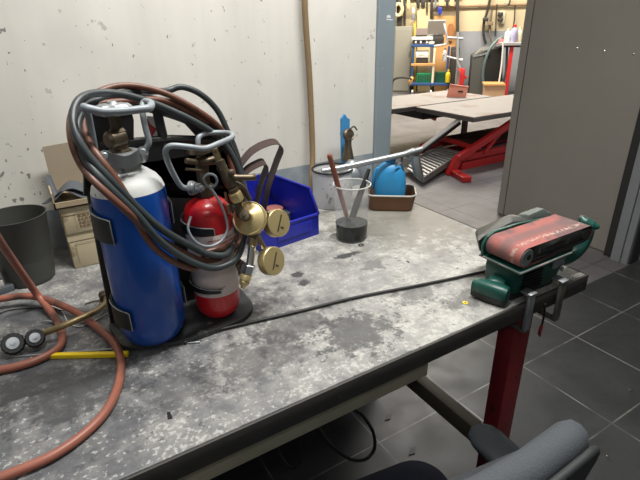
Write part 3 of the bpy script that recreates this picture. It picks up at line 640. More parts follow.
# steel bars at left edge
for k, (px, py, dx, lab) in enumerate(((4, 294, 0.0, 'lowest flat grey steel bar at the left edge of the bench'), (-2, 283, -0.02, 'pale steel bar stacked on the lowest grey bar'), (-3, 270, -0.03, 'dark steel bar on top of the pale one'))):
    p = P(7, 288, z=0.9073) + V(-0.016*(k > 0), 0.002*k, 0.0142*k)
    bm = box(nb(), (-0.09, -0.009, -0.0070), (0.012, 0.009, 0.0070), 0.001, V(0.97, 0.24, 0), V(-0.24, 0.97, 0), p)
    tag(obj('steel_bar', bm, (M_rubber, M_rim, M_liftdark)[k], origin=p), lab, 'bar', 'steel bars at the left edge')

# black sander cable on the bench
cp = [P(184, 343, z=0.904), P(196, 336, z=0.904), P(222, 329, z=0.904), P(250, 322.5, z=0.904), P(300, 311, z=0.904), P(340, 301, z=0.904), P(370, 294.5, z=0.904), P(410, 287, z=0.904), P(450, 279, z=0.904), P(484, 271.5, z=0.904), P(500, 268, z=0.904)]
tag(obj('power_cable', tube(nb(), cp, 0.0032, 10, 6), M_cable, origin=cp[0]), 'black power cable running across the bench top to the belt sander', 'cable')
# grey-black stain chips / spark debris
for (px, py, s, lab) in ((169, 416, 0.006, 'dark chip on the front left of the bench'), (408, 262, 0.0035, 'small dark chip near the middle of the bench')):
    p = P(px, py, z=ZT); bm = prism(nb(), [p + V(-s*.5, -s, 0), p + V(s*.5, -s*1.2, 0), p + V(s*.6, s, 0), p + V(-s*.1, s*1.5, 0)], (0, 0, 0.0012))
    tag(obj('metal_chip', bm, M_black, origin=p, smooth=False), lab, 'chip')
p = P(465, 303, z=ZT); bm = nb()
for k in range(7):
    a = k*0.9; q_ = p + V(math.cos(a), math.sin(a), 0)*0.004; prism(bm, [q_ + V(-.0022, -.001, 0), q_ + V(.002, -.002, 0), q_ + V(.001, .0025, 0)], (0, 0, 0.0012))
tag(obj('yellow_scrap', bm, M_yellow, origin=p, smooth=False), 'tiny crumpled yellow scrap beside the sander handle', 'scrap')

# ================================================================== BLUE BIN
bb = thing('storage_bin', 'open-fronted deep blue plastic parts bin behind the brass gauges', 'bin', P(290, 225, z=ZT))
# bin frame: front right corner near (325,215), axis along the bench
u = V(0.99, 0.14, 0).normalized(); fr = V(0.592, 0.992, ZT); fl_ = fr - u*0.175; v = V(-u.y, u.x, 0)                    # u along the mouth, v inwards
Wd = (fr - fl_).length; Dp = 0.225
def BP(a, c_, h): return fl_ + u*a + v*c_ + V(0, 0, h)
th = 0.003
bm = nb(); box(bm, (0.006, 0.004, 0.0), (Wd-0.006, Dp, 0.003), 0.0, u, v, fl_)
obj('floor_panel', bm, M_binblue, bb, smooth=False)
for s in (0, 1):
    a = 0.0 if s == 0 else Wd - th
    prof = [(0.0, 0.0), (Dp, 0.0), (Dp, 0.118), (0.030, 0.118), (-0.004, 0.058)]
    o = obj('side_wall', prism(nb(), [BP(a, y_, h) for y_, h in prof], u*th, 0.0006), M_binblue, bb, smooth=False)
    obj('rim', tube(nb(), [BP(a + th/2, y_, h) for y_, h in prof[2:]] + [BP(a+th/2, -0.004, 0.057)], 0.0034, 8), M_binblue, o)
obj('back_wall', box(nb(), (0, Dp-th, 0), (Wd, Dp, 0.118), 0.0006, u, v, fl_), M_binblue, bb, smooth=False)
o = obj('front_wall', box(nb(), (0, -0.003, 0), (Wd, 0.001, 0.057), 0.0006, u, v, fl_), M_binblue, bb, smooth=False)
obj('rim', tube(nb(), [BP(0, -0.002, 0.057), BP(Wd/2, -0.002, 0.057), BP(Wd, -0.002, 0.057)], 0.0036, 8), M_binblue, o)
bm = nb(); box(bm, (Wd*0.25, -0.0055, 0.018), (Wd*0.85, -0.0028, 0.046), 0.001, u, v, fl_)
obj('label_holder', bm, M_binblue, o, smooth=False)
p = P(321, 216, z=0.915)
tag(obj('black_knob', lathe(nb(), BP(Wd + 0.0015, 0.055, 0.036), u, [(0.009, 0), (0.011, 0.002), (0.011, 0.010), (0.009, 0.012)], 18), M_black, bb), 'black round cap on the side')
# discs and things in the bin
for k, (a, c_, h, r_, m, lab) in enumerate(((0.545, 1.130, 0.9040, 0.036, M_rubber, 'thick dark grinding disc lying in the blue bin'), (0.540, 1.142, 0.9300, 0.025, mat('pink_abrasive', (0.55, 0.20, 0.17), 0.8), 'pink abrasive disc on top of the dark disc in the blue bin'))):
    c0_ = V(a, c_, h); tk = 0.025 if k == 0 else 0.008
    tag(obj('grinding_disc', lathe(nb(), c0_, (0, 0, 1), [(r_*0.96, 0), (r_, 0.001), (r_, tk-0.001), (r_*0.96, tk)], 36), m, origin=c0_), lab, 'disc', 'discs in the blue bin')
c0_ = V(0.467, 1.11, 0.9040)
tag(obj('clear_jar', lathe(nb(), c0_, (0, 0, 1), [(0.010, 0), (0.0115, 0.002), (0.0115, 0.055), (0.009, 0.058)], 24), M_steel, origin=c0_), 'small silvery tin standing in the blue bin behind the gauges', 'tin')
# abrasive belts sticking out of the bin
M_belt = mat('brown_abrasive_cloth', (0.050, 0.028, 0.026), 0.75, var=0.2, scale=60)
for k, (pts, lab) in enumerate((([(237, 172), (243, 161), (252, 151), (265, 144), (276, 142), (281, 148), (276, 162), (268, 186), (262, 214), (254, 226), (246, 218), (240, 195)], 'brown abrasive belt looping highest above the blue bin'),
                                 ([(241, 180), (246, 171), (255, 165), (264, 162), (266, 168), (261, 182), (256, 204), (250, 214), (244, 204)], 'smaller brown abrasive belt tucked under the high loop'))):
    pts = spline([P(a, b_, y=1.085 - 0.02*k) for a, b_ in pts], 8, True); rings = []
    for i, p in enumerate(pts):
        q1 = (pts[(i+1) % len(pts)] - pts[i-1]).normalized(); nrm = q1.cross(V(0, 1, 0)).normalized(); w_ = V(0.25, 1, 0.1).normalized()*0.024
        rings.append([p - w_, p + w_, p + w_ + nrm*0.0013, p - w_ + nrm*0.0013])
    tag(obj('sanding_belt', ring_loft(nb(), rings, True), M_belt, origin=pts[0]), lab, 'sanding belt', 'sanding belts in the blue bin')
# brown cord hanging on the wall
hp = [V(0.728, 1.262, 2.1), P(304, -25, y=1.262), P(305.5, 20, y=1.262), P(309, 70, y=1.262), P(311.5, 120, y=1.260), P(312.5, 160, y=1.25), P(311, 190, y=1.22), P(309, 205, y=1.20)]
tag(obj('wall_hose', tube(nb(), hp, 0.0085, 12, 8), mat('tan_rubber', (0.25, 0.17, 0.09), 0.6, var=0.25, scale=10), origin=hp[-1]), 'tan brown hose hanging straight down the white wall behind the blue bin', 'hose')

# ================================================================== CUP, CANISTER, TRAY, GUN
cb = P(350.5, 237, z=ZT) + V(0, -0.004, 0)
cup = thing('plastic_beaker', 'clear plastic beaker with black paint in the bottom', 'beaker', cb)
M_clear = mat('cloudy_clear_plastic', (0.80, 0.80, 0.80), 0.18, trans=0.0, alpha=0.17)
M_paint = mat('black_liquid_paint', (0.018, 0.022, 0.022), 0.18)
HC = 0.143; r0_, r1_ = 0.0385, 0.0455
obj('beaker_wall', lathe(nb(), cb, (0, 0, 1), [(0.001, 0.0), (r0_-0.002, 0.0), (r0_, 0.003), (r1_, HC), (r1_-0.0012, HC), (r0_-0.0012, 0.004), (0.001, 0.003)], 48, caps=False), M_clear, cup)
obj('beaker_rim', tube(nb(), [cb + V(math.cos(2*PI*k/40)*(r1_+0.0003), math.sin(2*PI*k/40)*(r1_+0.0003), HC) for k in range(40)], 0.0017, 8, closed=True), mat('cloudy_rim', (0.62, 0.62, 0.60), 0.35, alpha=0.8), cup)
rp = r0_ + (r1_-r0_)*0.036/HC
obj('paint', lathe(nb(), cb + V(0, 0, 0.0032), (0, 0, 1), [(r0_-0.0005, 0), (r0_+0.0004, 0.002), (rp+0.0004, 0.040), (rp-0.003, 0.0405), (0.001, 0.040)], 40), M_paint, cup)
s0, s1 = cb + V(0.006, 0.010, 0.012), P(329, 154, y=cb.y-0.004)
br = thing('paint_brush', 'wooden handled brush leaning left out of the clear beaker', 'brush', s0)
obj('brush_handle', tube(nb(), [s0.lerp(s1, 0.18), s0.lerp(s1, 0.5), s0.lerp(s1, 0.8), s0.lerp(s1, 0.97), s1], [0.0055, 0.006, 0.0065, 0.006, 0.003], 10, 4), mat('red_brown_wood', (0.23, 0.075, 0.04), 0.5, var=0.2), br)
obj('bristles', box(nb(), (-0.004, -0.008, 0), (0.004, 0.008, 0.03), 0.001, V(1, 0, 0), V(0, 1, 0), s0), M_black, br)
s0, s1 = cb + V(-0.012, -0.004, 0.030), P(369, 169, y=cb.y+0.012)
br = thing('paint_brush', 'black handled brush leaning right inside the clear beaker', 'brush', s0)
obj('brush_handle', tube(nb(), [s0.lerp(s1, 0.18), s0.lerp(s1, 0.45), s0.lerp(s1, 0.8), s1], [0.008, 0.009, 0.006, 0.0045], 10, 4), M_black, br)
obj('bristles', box(nb(), (-0.004, -0.007, 0), (0.004, 0.007, 0.028), 0.001, V(1, 0, 0), V(0, 1, 0), s0), M_black, br)
p = P(361, 245, z=ZT+0.001)
tag(obj('small_ring', tube(nb(), [p + V(math.cos(k*PI/12)*0.006, math.sin(k*PI/12)*0.006, 0) for k in range(24)], 0.0011, 6, closed=True), M_black, origin=p), 'tiny black ring lying beside the beaker', 'ring')
# white canister behind
cc = V(0.750, 1.168, ZT)
can = thing('paint_tin', 'white round tin with an open dark rim behind the clear beaker', 'tin', cc)
obj('tin_body', lathe(nb(), cc, (0, 0, 1), [(0.058, 0), (0.060, 0.003), (0.060, 0.108), (0.0585, 0.108), (0.0585, 0.006), (0.002, 0.005)], 48), mat('white_printed_tin', (0.68, 0.69, 0.70), 0.45, 0.1, var=0.12, scale=25, dirt=((0.25, 0.25, 0.26), 0.6, 40)), can)
obj('tin_rim', tube(nb(), [cc + V(math.cos(2*PI*k/40)*0.060, math.sin(2*PI*k/40)*0.060, 0.109) for k in range(40)], 0.0032, 8, closed=True), M_black, can)
obj('contents', lathe(nb(), cc + V(0, 0, 0.0055), (0, 0, 1), [(0.058, 0), (0.058, 0.090)], 40), mat('dried_grey_paint', (0.20, 0.19, 0.18), 0.6, var=0.3, scale=30), can)
# copper-brown tray with blue jerry bottle
tc0 = P(371, 210, z=ZT); tx = V(1, 0, 0)
tr = thing('drip_tray', 'copper brown rectangular metal tray with a pale rolled rim', 'tray', V(0.884, 1.054, ZT))
def rrect(cx, cy, hx, hy, r_, z, n=6, rot=0.0):
    out = []
    for sx, sy, a0 in ((1, 1, 0), (-1, 1, 90), (-1, -1, 180), (1, -1, 270)):
        for k in range(n+1):
            a = math.radians(a0 + 90*k/n); x_ = sx*(hx-r_) + math.cos(a)*r_; y_ = sy*(hy-r_) + math.sin(a)*r_
            out.append(V(cx + x_*math.cos(rot) - y_*math.sin(rot), cy + x_*math.sin(rot) + y_*math.cos(rot), z))
    return out
tcx, tcy, trot = 0.884, 1.054, math.radians(-38)
rings = [rrect(tcx, tcy, 0.060, 0.046, 0.018, ZT, rot=trot), rrect(tcx, tcy, 0.063, 0.049, 0.020, ZT+0.003, rot=trot), rrect(tcx, tcy, 0.070, 0.056, 0.022, ZT+0.048, rot=trot), rrect(tcx, tcy, 0.0685, 0.0545, 0.022, ZT+0.048, rot=trot), rrect(tcx, tcy, 0.061, 0.047, 0.020, ZT+0.005, rot=trot)]
obj('tray_shell', ring_loft(nb(), rings), M_copper, tr)
obj('rolled_rim', tube(nb(), rrect(tcx, tcy, 0.0705, 0.0565, 0.022, ZT+0.0485, rot=trot), 0.0026, 8, closed=True), M_rim, tr)
bc = V(0.880, 1.056, ZT + 0.0055)
bo = thing('jerry_bottle', 'sky blue plastic bottle with a short neck standing in the copper brown tray', 'bottle', bc)
rings = [rrect(bc.x, bc.y, hx, hy, r_, bc.z + h, 8, trot) for hx, hy, r_, h in ((0.040, 0.032, 0.024, 0), (0.045, 0.036, 0.028, 0.004), (0.046, 0.037, 0.030, 0.062), (0.045, 0.036, 0.033, 0.084), (0.040, 0.033, 0.032, 0.104), (0.031, 0.028, 0.027, 0.119), (0.019, 0.019, 0.0188, 0.127), (0.016, 0.016, 0.0158, 0.130))]
obj('bottle_body', ring_loft(nb(), rings), M_cyanblue, bo)
obj('neck', lathe(nb(), bc + V(0, 0, 0.1295), (0, 0, 1), [(0.0155, 0), (0.0165, 0.001), (0.0165, 0.005), (0.0145, 0.006), (0.0145, 0.014), (0.011, 0.016)], 28), M_cyanblue, bo)
hd = [bc + V(*p) for p in ((-0.024, 0.016, 0.112), (-0.034, 0.024, 0.104), (-0.040, 0.028, 0.075), (-0.038, 0.027, 0.045))]
obj('bottle_handle', tube(nb(), hd, 0.0048, 10, 5), M_cyanblue, bo)
# spray / caulking gun lying across the tin and the bottle
gp = [P(322, 171, y=1.09), P(345, 167, y=1.07), P(378, 160, y=1.05), P(403, 154.5, y=1.03), P(422, 149, y=1.02)]
gun = thing('caulking_gun', 'long silver caulking gun resting across the white tin and the blue bottle', 'caulking gun', gp[2])
obj('barrel', tube(nb(), gp, [0.0075, 0.0085, 0.0085, 0.0078, 0.007], 12, 3), M_steel, gun)
gy = 1.02
def GG(px, py, dy=0): return P(px, py, y=gy + dy)
obj('rear_block', prism(nb(), [GG(404, 158), GG(403, 167), GG(408, 168), GG(411, 158)], (0, 0.014, 0), 0.001), M_liftdark, gun, smooth=False)
obj('rear_block', prism(nb(), [GG(409, 152), GG(410, 158), GG(420, 156), GG(420, 151), GG(416, 149)], (0, 0.016, 0), 0.001), M_steel, gun, smooth=False)
obj('hand_grip', prism(nb(), [GG(413, 156), GG(419, 154), GG(422, 165), GG(424.5, 178), GG(422.5, 182), GG(417, 177), GG(414.5, 167)], (0, 0.014, 0), 0.002), M_steel, gun)
obj('trigger', tube(nb(), [GG(419, 152), GG(420, 163), GG(422, 172), GG(423, 182)], [0.003, 0.0025, 0.0025, 0.003], 8, 3), M_liftdark, gun)
obj('push_rod', tube(nb(), [GG(396, 161), GG(396, 166), GG(401, 163)], 0.0022, 8, 3), M_liftdark, gun)
# steel funnel / spray gun standing behind tin against the wall and blue packet
sg = thing('spray_gun', 'dark metal spray gun with round knob standing in the white tin', 'spray gun', V(0.80, 1.19, 1.0))
Yg = 1.19
obj('cup_lid', lathe(nb(), P(351, 172, y=1.150), (0.15, 0, 1), [(0.030, -0.012), (0.036, -0.008), (0.036, 0.0), (0.030, 0.012), (0.018, 0.026), (0.012, 0.036)], 32), M_steel, sg)
bm = tube(nb(), [P(348, 160, y=Yg), P(348, 146, y=Yg), P(348, 134, y=Yg)], [0.019, 0.011, 0.010], 12, 3); obj('gun_stem', bm, M_oldbrass, sg)
obj('round_knob', lathe(nb(), P(348.5, 135, y=Yg), (0.1, -1, 0.3), [(0.013, -0.008), (0.019, -0.004), (0.019, 0.004), (0.015, 0.008), (0.013, 0.006), (0.002, 0.006)], 26), M_oldbrass, sg)
obj('trigger_hook', tube(nb(), [P(350, 129, y=Yg), P(354, 126.5, y=Yg), P(357, 130, y=Yg)], 0.0025, 8, 3), M_oldbrass, sg)
obj('nozzle', tube(nb(), [P(359, 164, y=1.13), P(364, 175, y=1.12), P(371, 184, y=1.11)], [0.014, 0.013, 0.008], 12, 3), M_steel, sg)
bp_ = [P(341.5, 119, y=1.225), P(345, 114, y=1.225), P(347, 118, y=1.225), P(350, 119, y=1.225), P(349.5, 140, y=1.225), P(347, 168, y=1.215), P(342, 168, y=1.215)]
tag(obj('blue_bracket', prism(nb(), bp_, (0, 0.008, 0), 0.001), mat('sky_blue_paint', (0.05, 0.24, 0.50), 0.4), origin=bp_[-1], smooth=False), 'sky blue flat handle upright against the wall behind the spray gun', 'handle')
# ================================================================== BELT SANDER (clamped upside down on the corner)
def hull(pts, bev=0.0):
    bm = nb()
    for p in pts: bm.verts.new(p)
    r = bmesh.ops.convex_hull(bm, input=bm.verts)
    bmesh.ops.delete(bm, geom=[g for g in r['geom_interior'] if isinstance(g, bmesh.types.BMVert)], context='VERTS')
    bmesh.ops.dissolve_limit(bm, angle_limit=0.03, verts=bm.verts, edges=bm.edges)
    if bev: bmesh.ops.bevel(bm, geom=list(bm.edges), offset=bev, segments=2, profile=0.5, affect='EDGES')
    return bm
sd_ = thing('belt_sander', 'dark green belt sander clamped upside down on the bench corner, red belt up', 'belt sander', V(0.79, 0.53, ZT))
yf, yb_ = 0.484, 0.563; zt = 1.019; rr_ = 0.0205; xl, xr = 0.729, 0.918
def stad(r, n=14):
    """outline of the belt run around both rollers"""
    out = []; zc = zt - rr_
    for k in range(n+1): a = math.radians(90 + 180*k/n); out.append((xl + math.cos(a)*r, zc + math.sin(a)*r))
    for k in range(n+1): a = math.radians(270 + 180*k/n); out.append((xr + math.cos(a)*r*0.8, zc + math.sin(a)*r*0.8 + 0.2*r))
    return out
rings = []
for y_, dr in ((yf, 0), (yb_, 0), (yb_, -0.0015), (yf, -0.0015)): rings.append([V(x_, y_, z_) for x_, z_ in stad(rr_ + dr)])
M_red_belt = mat('worn_red_abrasive', (0.34, 0.115, 0.10), 0.85, var=0.2, scale=25, bump=0.4, dirt=((0.15, 0.085, 0.085), 0.48, 14, 0.10))
N, L, b = nodes(M_red_belt); tc = N.new('ShaderNodeTexCoord').outputs['Object']; sp = N.new('ShaderNodeSeparateXYZ'); L.new(tc, sp.inputs[0])
src = b.inputs['Base Color'].links[0].from_socket
# worn bands along the belt: clean red at the front edge, pale dusty line, purple-brown middle, red rear edge
yy = mathn(N, L, 'ADD', sp.outputs['Y'], mrange(N, L, noise(N, L, tc, 25, 4), 0, 1, -0.008, 0.008))
dy = mathn(N, L, 'ABSOLUTE', mathn(N, L, 'ADD', yy, 0.020), 0)
c = mixc(N, L, mathn(N, L, 'MULTIPLY', mrange(N, L, dy, 0.002, 0.006, 1.0, 0.0), mrange(N, L, noise(N, L, tc, 160, 4), 0.44, 0.56)), src, (0.46, 0.33, 0.28))
c = mixc(N, L, mrange(N, L, mathn(N, L, 'ABSOLUTE', mathn(N, L, 'SUBTRACT', yy, 0.002), 0), 0.006, 0.018, 0.75, 0.0), c, (0.16, 0.10, 0.10))
L.new(c, b.inputs['Base Color'])
obj('sanding_belt', ring_loft(nb(), rings, True), M_red_belt, sd_, origin=(0.82, 0.523, 1.0))
zc = zt - rr_
ro = obj('roller', cyl(nb(), (xl, yf-0.001, zc), (xl, yb_+0.001, zc), rr_-0.0025, bev=0.002, seg=32), M_steel, sd_)
obj('roller_bolt', lathe(nb(), (xl+0.003, yf-0.001, zc+0.001), (0, -1, 0), [(0.006, 0), (0.006, 0.001), (0.004, 0.0015)], 6), M_black, ro)
obj('roller', cyl(nb(), (xr, yf+0.001, zc), (xr, yb_-0.001, zc), rr_*0.72, bev=0.002, seg=28), M_tooldark, sd_)
# belt bed between the rollers
bm = box(nb(), (xl+0.022, yf+0.003, zc-0.013), (xr-0.016, yb_-0.003, zc+0.0175), 0.001)
obj('platen', bm, M_tooldark, sd_)
box_ = box(nb(), (xl+0.034, yf+0.0005, zc-0.001), (xl+0.039, yf+0.003, zc+0.009), 0.0006); obj('tension_tab', box_, M_chrome, sd_)
bm = box(nb(), (xl+0.018, yf-0.001, zc-0.013), (xr-0.004, yf+0.0025, zc-0.007), 0.001); box(bm, (xl+0.060, yf-0.0005, zc+0.003), (xl+0.110, yf+0.0029, zc+0.007), 0.001); obj('side_rail', bm, M_black, sd_)
# rim plate below belt
zp = 0.974
pts = [(0.708, 0.478), (0.868, 0.482), (0.905, 0.50), (0.905, 0.575), (0.709, 0.572)]
obj('frame_plate', prism(nb(), [V(x_, y_, zp-0.004) for x_, y_ in pts], (0, 0, 0.005), 0.0015), M_dgreen, sd_)
obj('plate_lip', tube(nb(), [V(0.708, 0.575, zp), V(0.7075, 0.478, zp), V(0.868, 0.481, zp)], 0.0022, 8), M_dustgrey, sd_)
# motor body with vents
body = obj('motor_housing', hull([V(x_, y_, z_) for x_, y_, z_ in ((0.727, 0.496, 0.970), (0.727, 0.572, 0.970), (0.872, 0.490, 0.970), (0.872, 0.575, 0.970), (0.732, 0.500, 0.9035), (0.732, 0.570, 0.9035), (0.850, 0.497, 0.9035), (0.850, 0.570, 0.9035), (0.718, 0.515, 0.955), (0.718, 0.565, 0.955), (0.722, 0.515, 0.915), (0.722, 0.565, 0.915), (0.885, 0.50, 0.95), (0.885, 0.57, 0.95))], 0.004), M_dgreen, sd_)
bm = nb()
for k in range(7): box(bm, (0.745, 0.4905, 0.917 + k*0.0068), (0.800, 0.499, 0.9195 + k*0.0068), 0.0005)
obj('air_vents', bm, M_black, body, smooth=False)
obj('housing_base', box(nb(), (0.722, 0.4975, 0.9005), (0.852, 0.572, 0.912), 0.002), M_black, sd_)
bm = nb(); box(bm, (0.828, 0.4875, 0.945), (0.862, 0.4925, 0.966), 0.001); box(bm, (0.832, 0.4862, 0.950), (0.858, 0.4880, 0.953)); box(bm, (0.832, 0.4862, 0.957), (0.858, 0.4880, 0.960))
obj('rating_plate', bm, M_steel, body, smooth=False)
obj('housing_screw', lathe(nb(), (0.862, 0.492, 0.935), (0, -1, 0.2), [(0.005, 0), (0.005, 0.003), (0.002, 0.004)], 12), M_steel, body)
# rear cover
obj('belt_cover', hull([V(*p) for p in ((0.700, 0.578, 1.010), (0.752, 0.632, 0.998), (0.800, 0.578, 1.024), (0.850, 0.625, 1.016), (0.880, 0.578, 1.010), (0.895, 0.620, 1.000), (0.712, 0.578, 0.975), (0.762, 0.628, 0.970), (0.885, 0.578, 0.975), (0.885, 0.62, 0.975))], 0.005), M_tooldark, sd_)
cv = prism(nb(), [V(x_, 0.5655, z_) for x_, z_ in ((0.706, 0.972), (0.704, 1.000), (0.714, 1.016), (0.735, 1.0225), (0.80, 1.0225), (0.93, 1.012), (0.95, 0.985), (0.93, 0.972))], (0, 0.006, 0), 0.0015)
obj('side_guard', cv, M_dgreen, sd_)
obj('dust_outlet', hull([V(*p) for p in ((0.865, 0.5862, 1.022), (0.915, 0.5862, 1.026), (0.95, 0.5862, 1.006), (0.865, 0.615, 1.016), (0.93, 0.615, 1.018), (0.95, 0.61, 0.99), (0.865, 0.5862, 0.98), (0.95, 0.5862, 0.98), (0.865, 0.61, 0.98), (0.94, 0.61, 0.98))], 0.004), M_dustgrey, sd_)
# front knob handle lying to the left
h0, h1 = V(0.677, 0.556, 0.9245), V(0.701, 0.492, 0.9215)
ax = (h1-h0).normalized(); sx = V(-ax.y, ax.x, 0)
rings = []
for t, w_, hh in ((-0.004, 0.006, 0.006), (0.0, 0.011, 0.013), (0.2, 0.0145, 0.0175), (0.55, 0.0165, 0.019), (0.85, 0.0165, 0.019), (1.0, 0.014, 0.017), (1.03, 0.008, 0.010)):
    c_ = h0.lerp(h1, t); ring = []
    for k in range(20):
        a = 2*PI*k/20; ca, sa = math.cos(a), math.sin(a)
        ex = 0.7; ring.append(c_ + sx*w_*math.copysign(abs(ca)**ex, ca) + V(0, 0, hh*math.copysign(abs(sa)**ex, sa)))
    rings.append(ring)
fh = obj('front_handle', ring_loft(nb(), rings), M_dgreen, sd_)
rings2 = []
for t, w_, in ((0.0, 0.0100), (0.2, 0.0140), (0.55, 0.0162), (0.85, 0.0162), (1.0, 0.0135)):
    c_ = h0.lerp(h1, t); rings2.append([c_ + sx*s*w_*1.03 + V(0, 0, z_) for s, z_ in ((-1, -0.006), (1, -0.006), (0.85, -0.0185), (-0.85, -0.0185))])
obj('grip_strip', ring_loft(nb(), rings2), M_black, fh)
obj('handle_neck', hull([V(*p) for p in ((0.688, 0.535, 0.940), (0.708, 0.508, 0.938), (0.690, 0.540, 0.915), (0.712, 0.508, 0.912), (0.722, 0.545, 0.945), (0.722, 0.515, 0.945), (0.722, 0.545, 0.912), (0.722, 0.515, 0.912))], 0.003), M_dgreen, sd_)
# rear handle horn rising at the right
hp = [V(0.870, 0.530, 0.938), V(0.910, 0.518, 0.934), V(0.940, 0.512, 0.944), V(0.959, 0.510, 0.966), V(0.965, 0.512, 0.992)]
obj('rear_handle', tube(nb(), hp, [0.016, 0.015, 0.014, 0.014, 0.015], 16, 5), M_dgreen, sd_)
bm = tube(nb(), [P(578, 218, y=.535), P(582, 223, y=.525), P(590, 227, y=.510), P(597, 228, y=.498)], [0.006, 0.012, 0.011, 0.003], 12, 5)
obj('handle_fork', bm, M_dgreen, sd_)
bm = tube(nb(), [P(578, 217, y=.535), P(585, 220.5, y=.525)], 0.004, 10)
obj('fork_tip', bm, M_steel, sd_)
obj('handle_screw', lathe(nb(), P(588, 233, y=.495), (0.3, -1, 0.3), [(0.004, 0), (0.004, 0.003), (0.002, 0.0035)], 12), M_chrome, sd_)
sd_.location.x += 0.010
# two flat clamps over the front edge
for k, (x_, y0_, z0_, lab) in enumerate(((0.750, 0.470, 0.838, 'left flat steel clamp bar hooked over the bench edge under the sander'), (0.846, 0.468, 0.832, 'right flat steel clamp bar hooked over the bench edge under the sander'))):
    cl_ = thing('steel_clamp', lab, 'clamp', V(x_, y0_, z0_), 'clamps holding the sander')
    obj('clamp_bar', box(nb(), (x_, y0_, z0_), (x_+0.017, y0_+0.007, 0.918), 0.001), M_steel if k == 0 else M_leafedge, cl_)
    obj('hook', box(nb(), (x_-0.002, y0_-0.002, 0.918), (x_+0.019, 0.492, 0.923), 0.001), M_steel, cl_)
    obj('lower_jaw', box(nb(), (x_+0.001, y0_, z0_-0.005), (x_+0.016, 0.51, z0_), 0.001), M_leafedge, cl_)
st = [P(545, 304, y=0.474), P(544, 315, y=0.474), P(542, 325, y=0.474), P(539.5, 333, y=0.474)]
bm = tube(nb(), st[:3], 0.0022, 8, 4); o = thing('hanging_strap', 'thin dark strap with a red worn end hanging below the bench edge', 'strap', st[0])
obj('strap', bm, M_black, o); obj('strap_end', tube(nb(), [st[2], st[3], P(540, 336, y=0.474)], [0.0035, 0.0035, 0.002], 8, 3), M_legred, o)
# cable loops under the bench
for pts, lab in (([(347, 396), (352, 404), (363, 416), (373, 432), (374.5, 448), (366, 459), (350, 459), (332, 446), (318, 428), (309, 415), (306, 408)], 'black cable loop hanging under the bench, right of the other loop'), ([(276, 425), (276.5, 440), (280, 456), (289, 467), (298, 466), (301, 450), (301, 432), (300, 420)], 'black cable loop hanging under the bench, left of the other loop')):
    K = [P(a, b_, y=0.565) for a, b_ in pts]; K[0].z = K[-1].z = 0.8676; K[0].y = K[-1].y = 0.565
    tag(obj('hanging_cable', tube(nb(), K, 0.0034, 8, 6), M_cable, origin=K[0]), lab, 'cable', 'cable loops under the bench')

# ================================================================== OFFICE CHAIR (seen from behind, facing the bench)
ch = thing('office_chair', 'charcoal fabric office chair with black armrest pulled up to the bench', 'chair', (0.35, 0.36, 0)); ch.rotation_euler = (0, 0, -0.15)
CX = 0.355
def back_pt(s, h, off, hw=0.238, z0=0.50, z1=0.862):
    """s -1..1 across, h 0..1 up; off = distance towards the sitter"""
    y = 0.255 + 0.035*s*s + 0.03*(0.5-h)*0 + off
    y -= 0.06*(h-0.5)
    return V(CX + s*hw, y, z0 + (z1-z0)*h)
def cushion(hw, z0, z1, th, off, rad, n=28):
    """rounded rectangular pad following the curved back"""
    bm = nb(); rings = []
    H = z1 - z0
    def outline(inset, o_):
        out = []; a_, b__ = hw - inset, H/2 - inset; r_ = max(rad - inset, 0.01)
        for sx_, sz_, a0 in ((1, 1, 0), (-1, 1, 90), (-1, -1, 180), (1, -1, 270)):
            for k in range(9):
                a = math.radians(a0 + 90*k/8)
                x_ = sx_*(a_-r_) + math.cos(a)*r_; z_ = sz_*(b__-r_) + math.sin(a)*r_
                p = back_pt(x_/0.238, (z_ + H/2 + z0 - 0.50)/0.362, o_); out.append(p)
            nxt = {0: (-1, 1), 90: (-1, -1), 180: (1, -1), 270: (1, 1)}[a0]
            for t in (0.2, 0.4, 0.6, 0.8):
                x0_, z0__ = sx_*(a_-r_) + math.cos(math.radians(a0+90))*r_, sz_*(b__-r_) + math.sin(math.radians(a0+90))*r_
                x1_, z1__ = nxt[0]*(a_-r_) + math.cos(math.radians(a0+90))*r_, nxt[1]*(b__-r_) + math.sin(math.radians(a0+90))*r_
                out.append(back_pt((x0_+(x1_-x0_)*t)/0.238, (z0__+(z1__-z0__)*t + H/2 + z0 - 0.50)/0.362, o_))
        return out
    for ins, o_ in ((th*0.9, 0), (th*0.30, th*0.06), (th*0.06, th*0.25), (0, th*0.5), (th*0.06, th*0.75), (th*0.30, th*0.94), (th*0.9, th)):
        rings.append(outline(ins, off + o_))
    return ring_loft(bm, rings)
obj('backrest', cushion(0.250, 0.50, 0.900, 0.055, 0.0, 0.065), M_fabric, ch, ang=60)
obj('back_shell', cushion(0.248, 0.50, 0.890, 0.014, -0.012, 0.065), M_fabdark, ch, ang=60)
rings = []
for ins, z_ in ((0.03, 0.428), (0.006, 0.432), (0.0, 0.450), (0.0, 0.468), (0.008, 0.484), (0.035, 0.492)):
    rings.append(rrect(CX, 0.40, 0.245-ins, 0.225-ins, 0.07, z_, 8))
obj('seat', ring_loft(nb(), rings), M_navy, ch, ang=60)
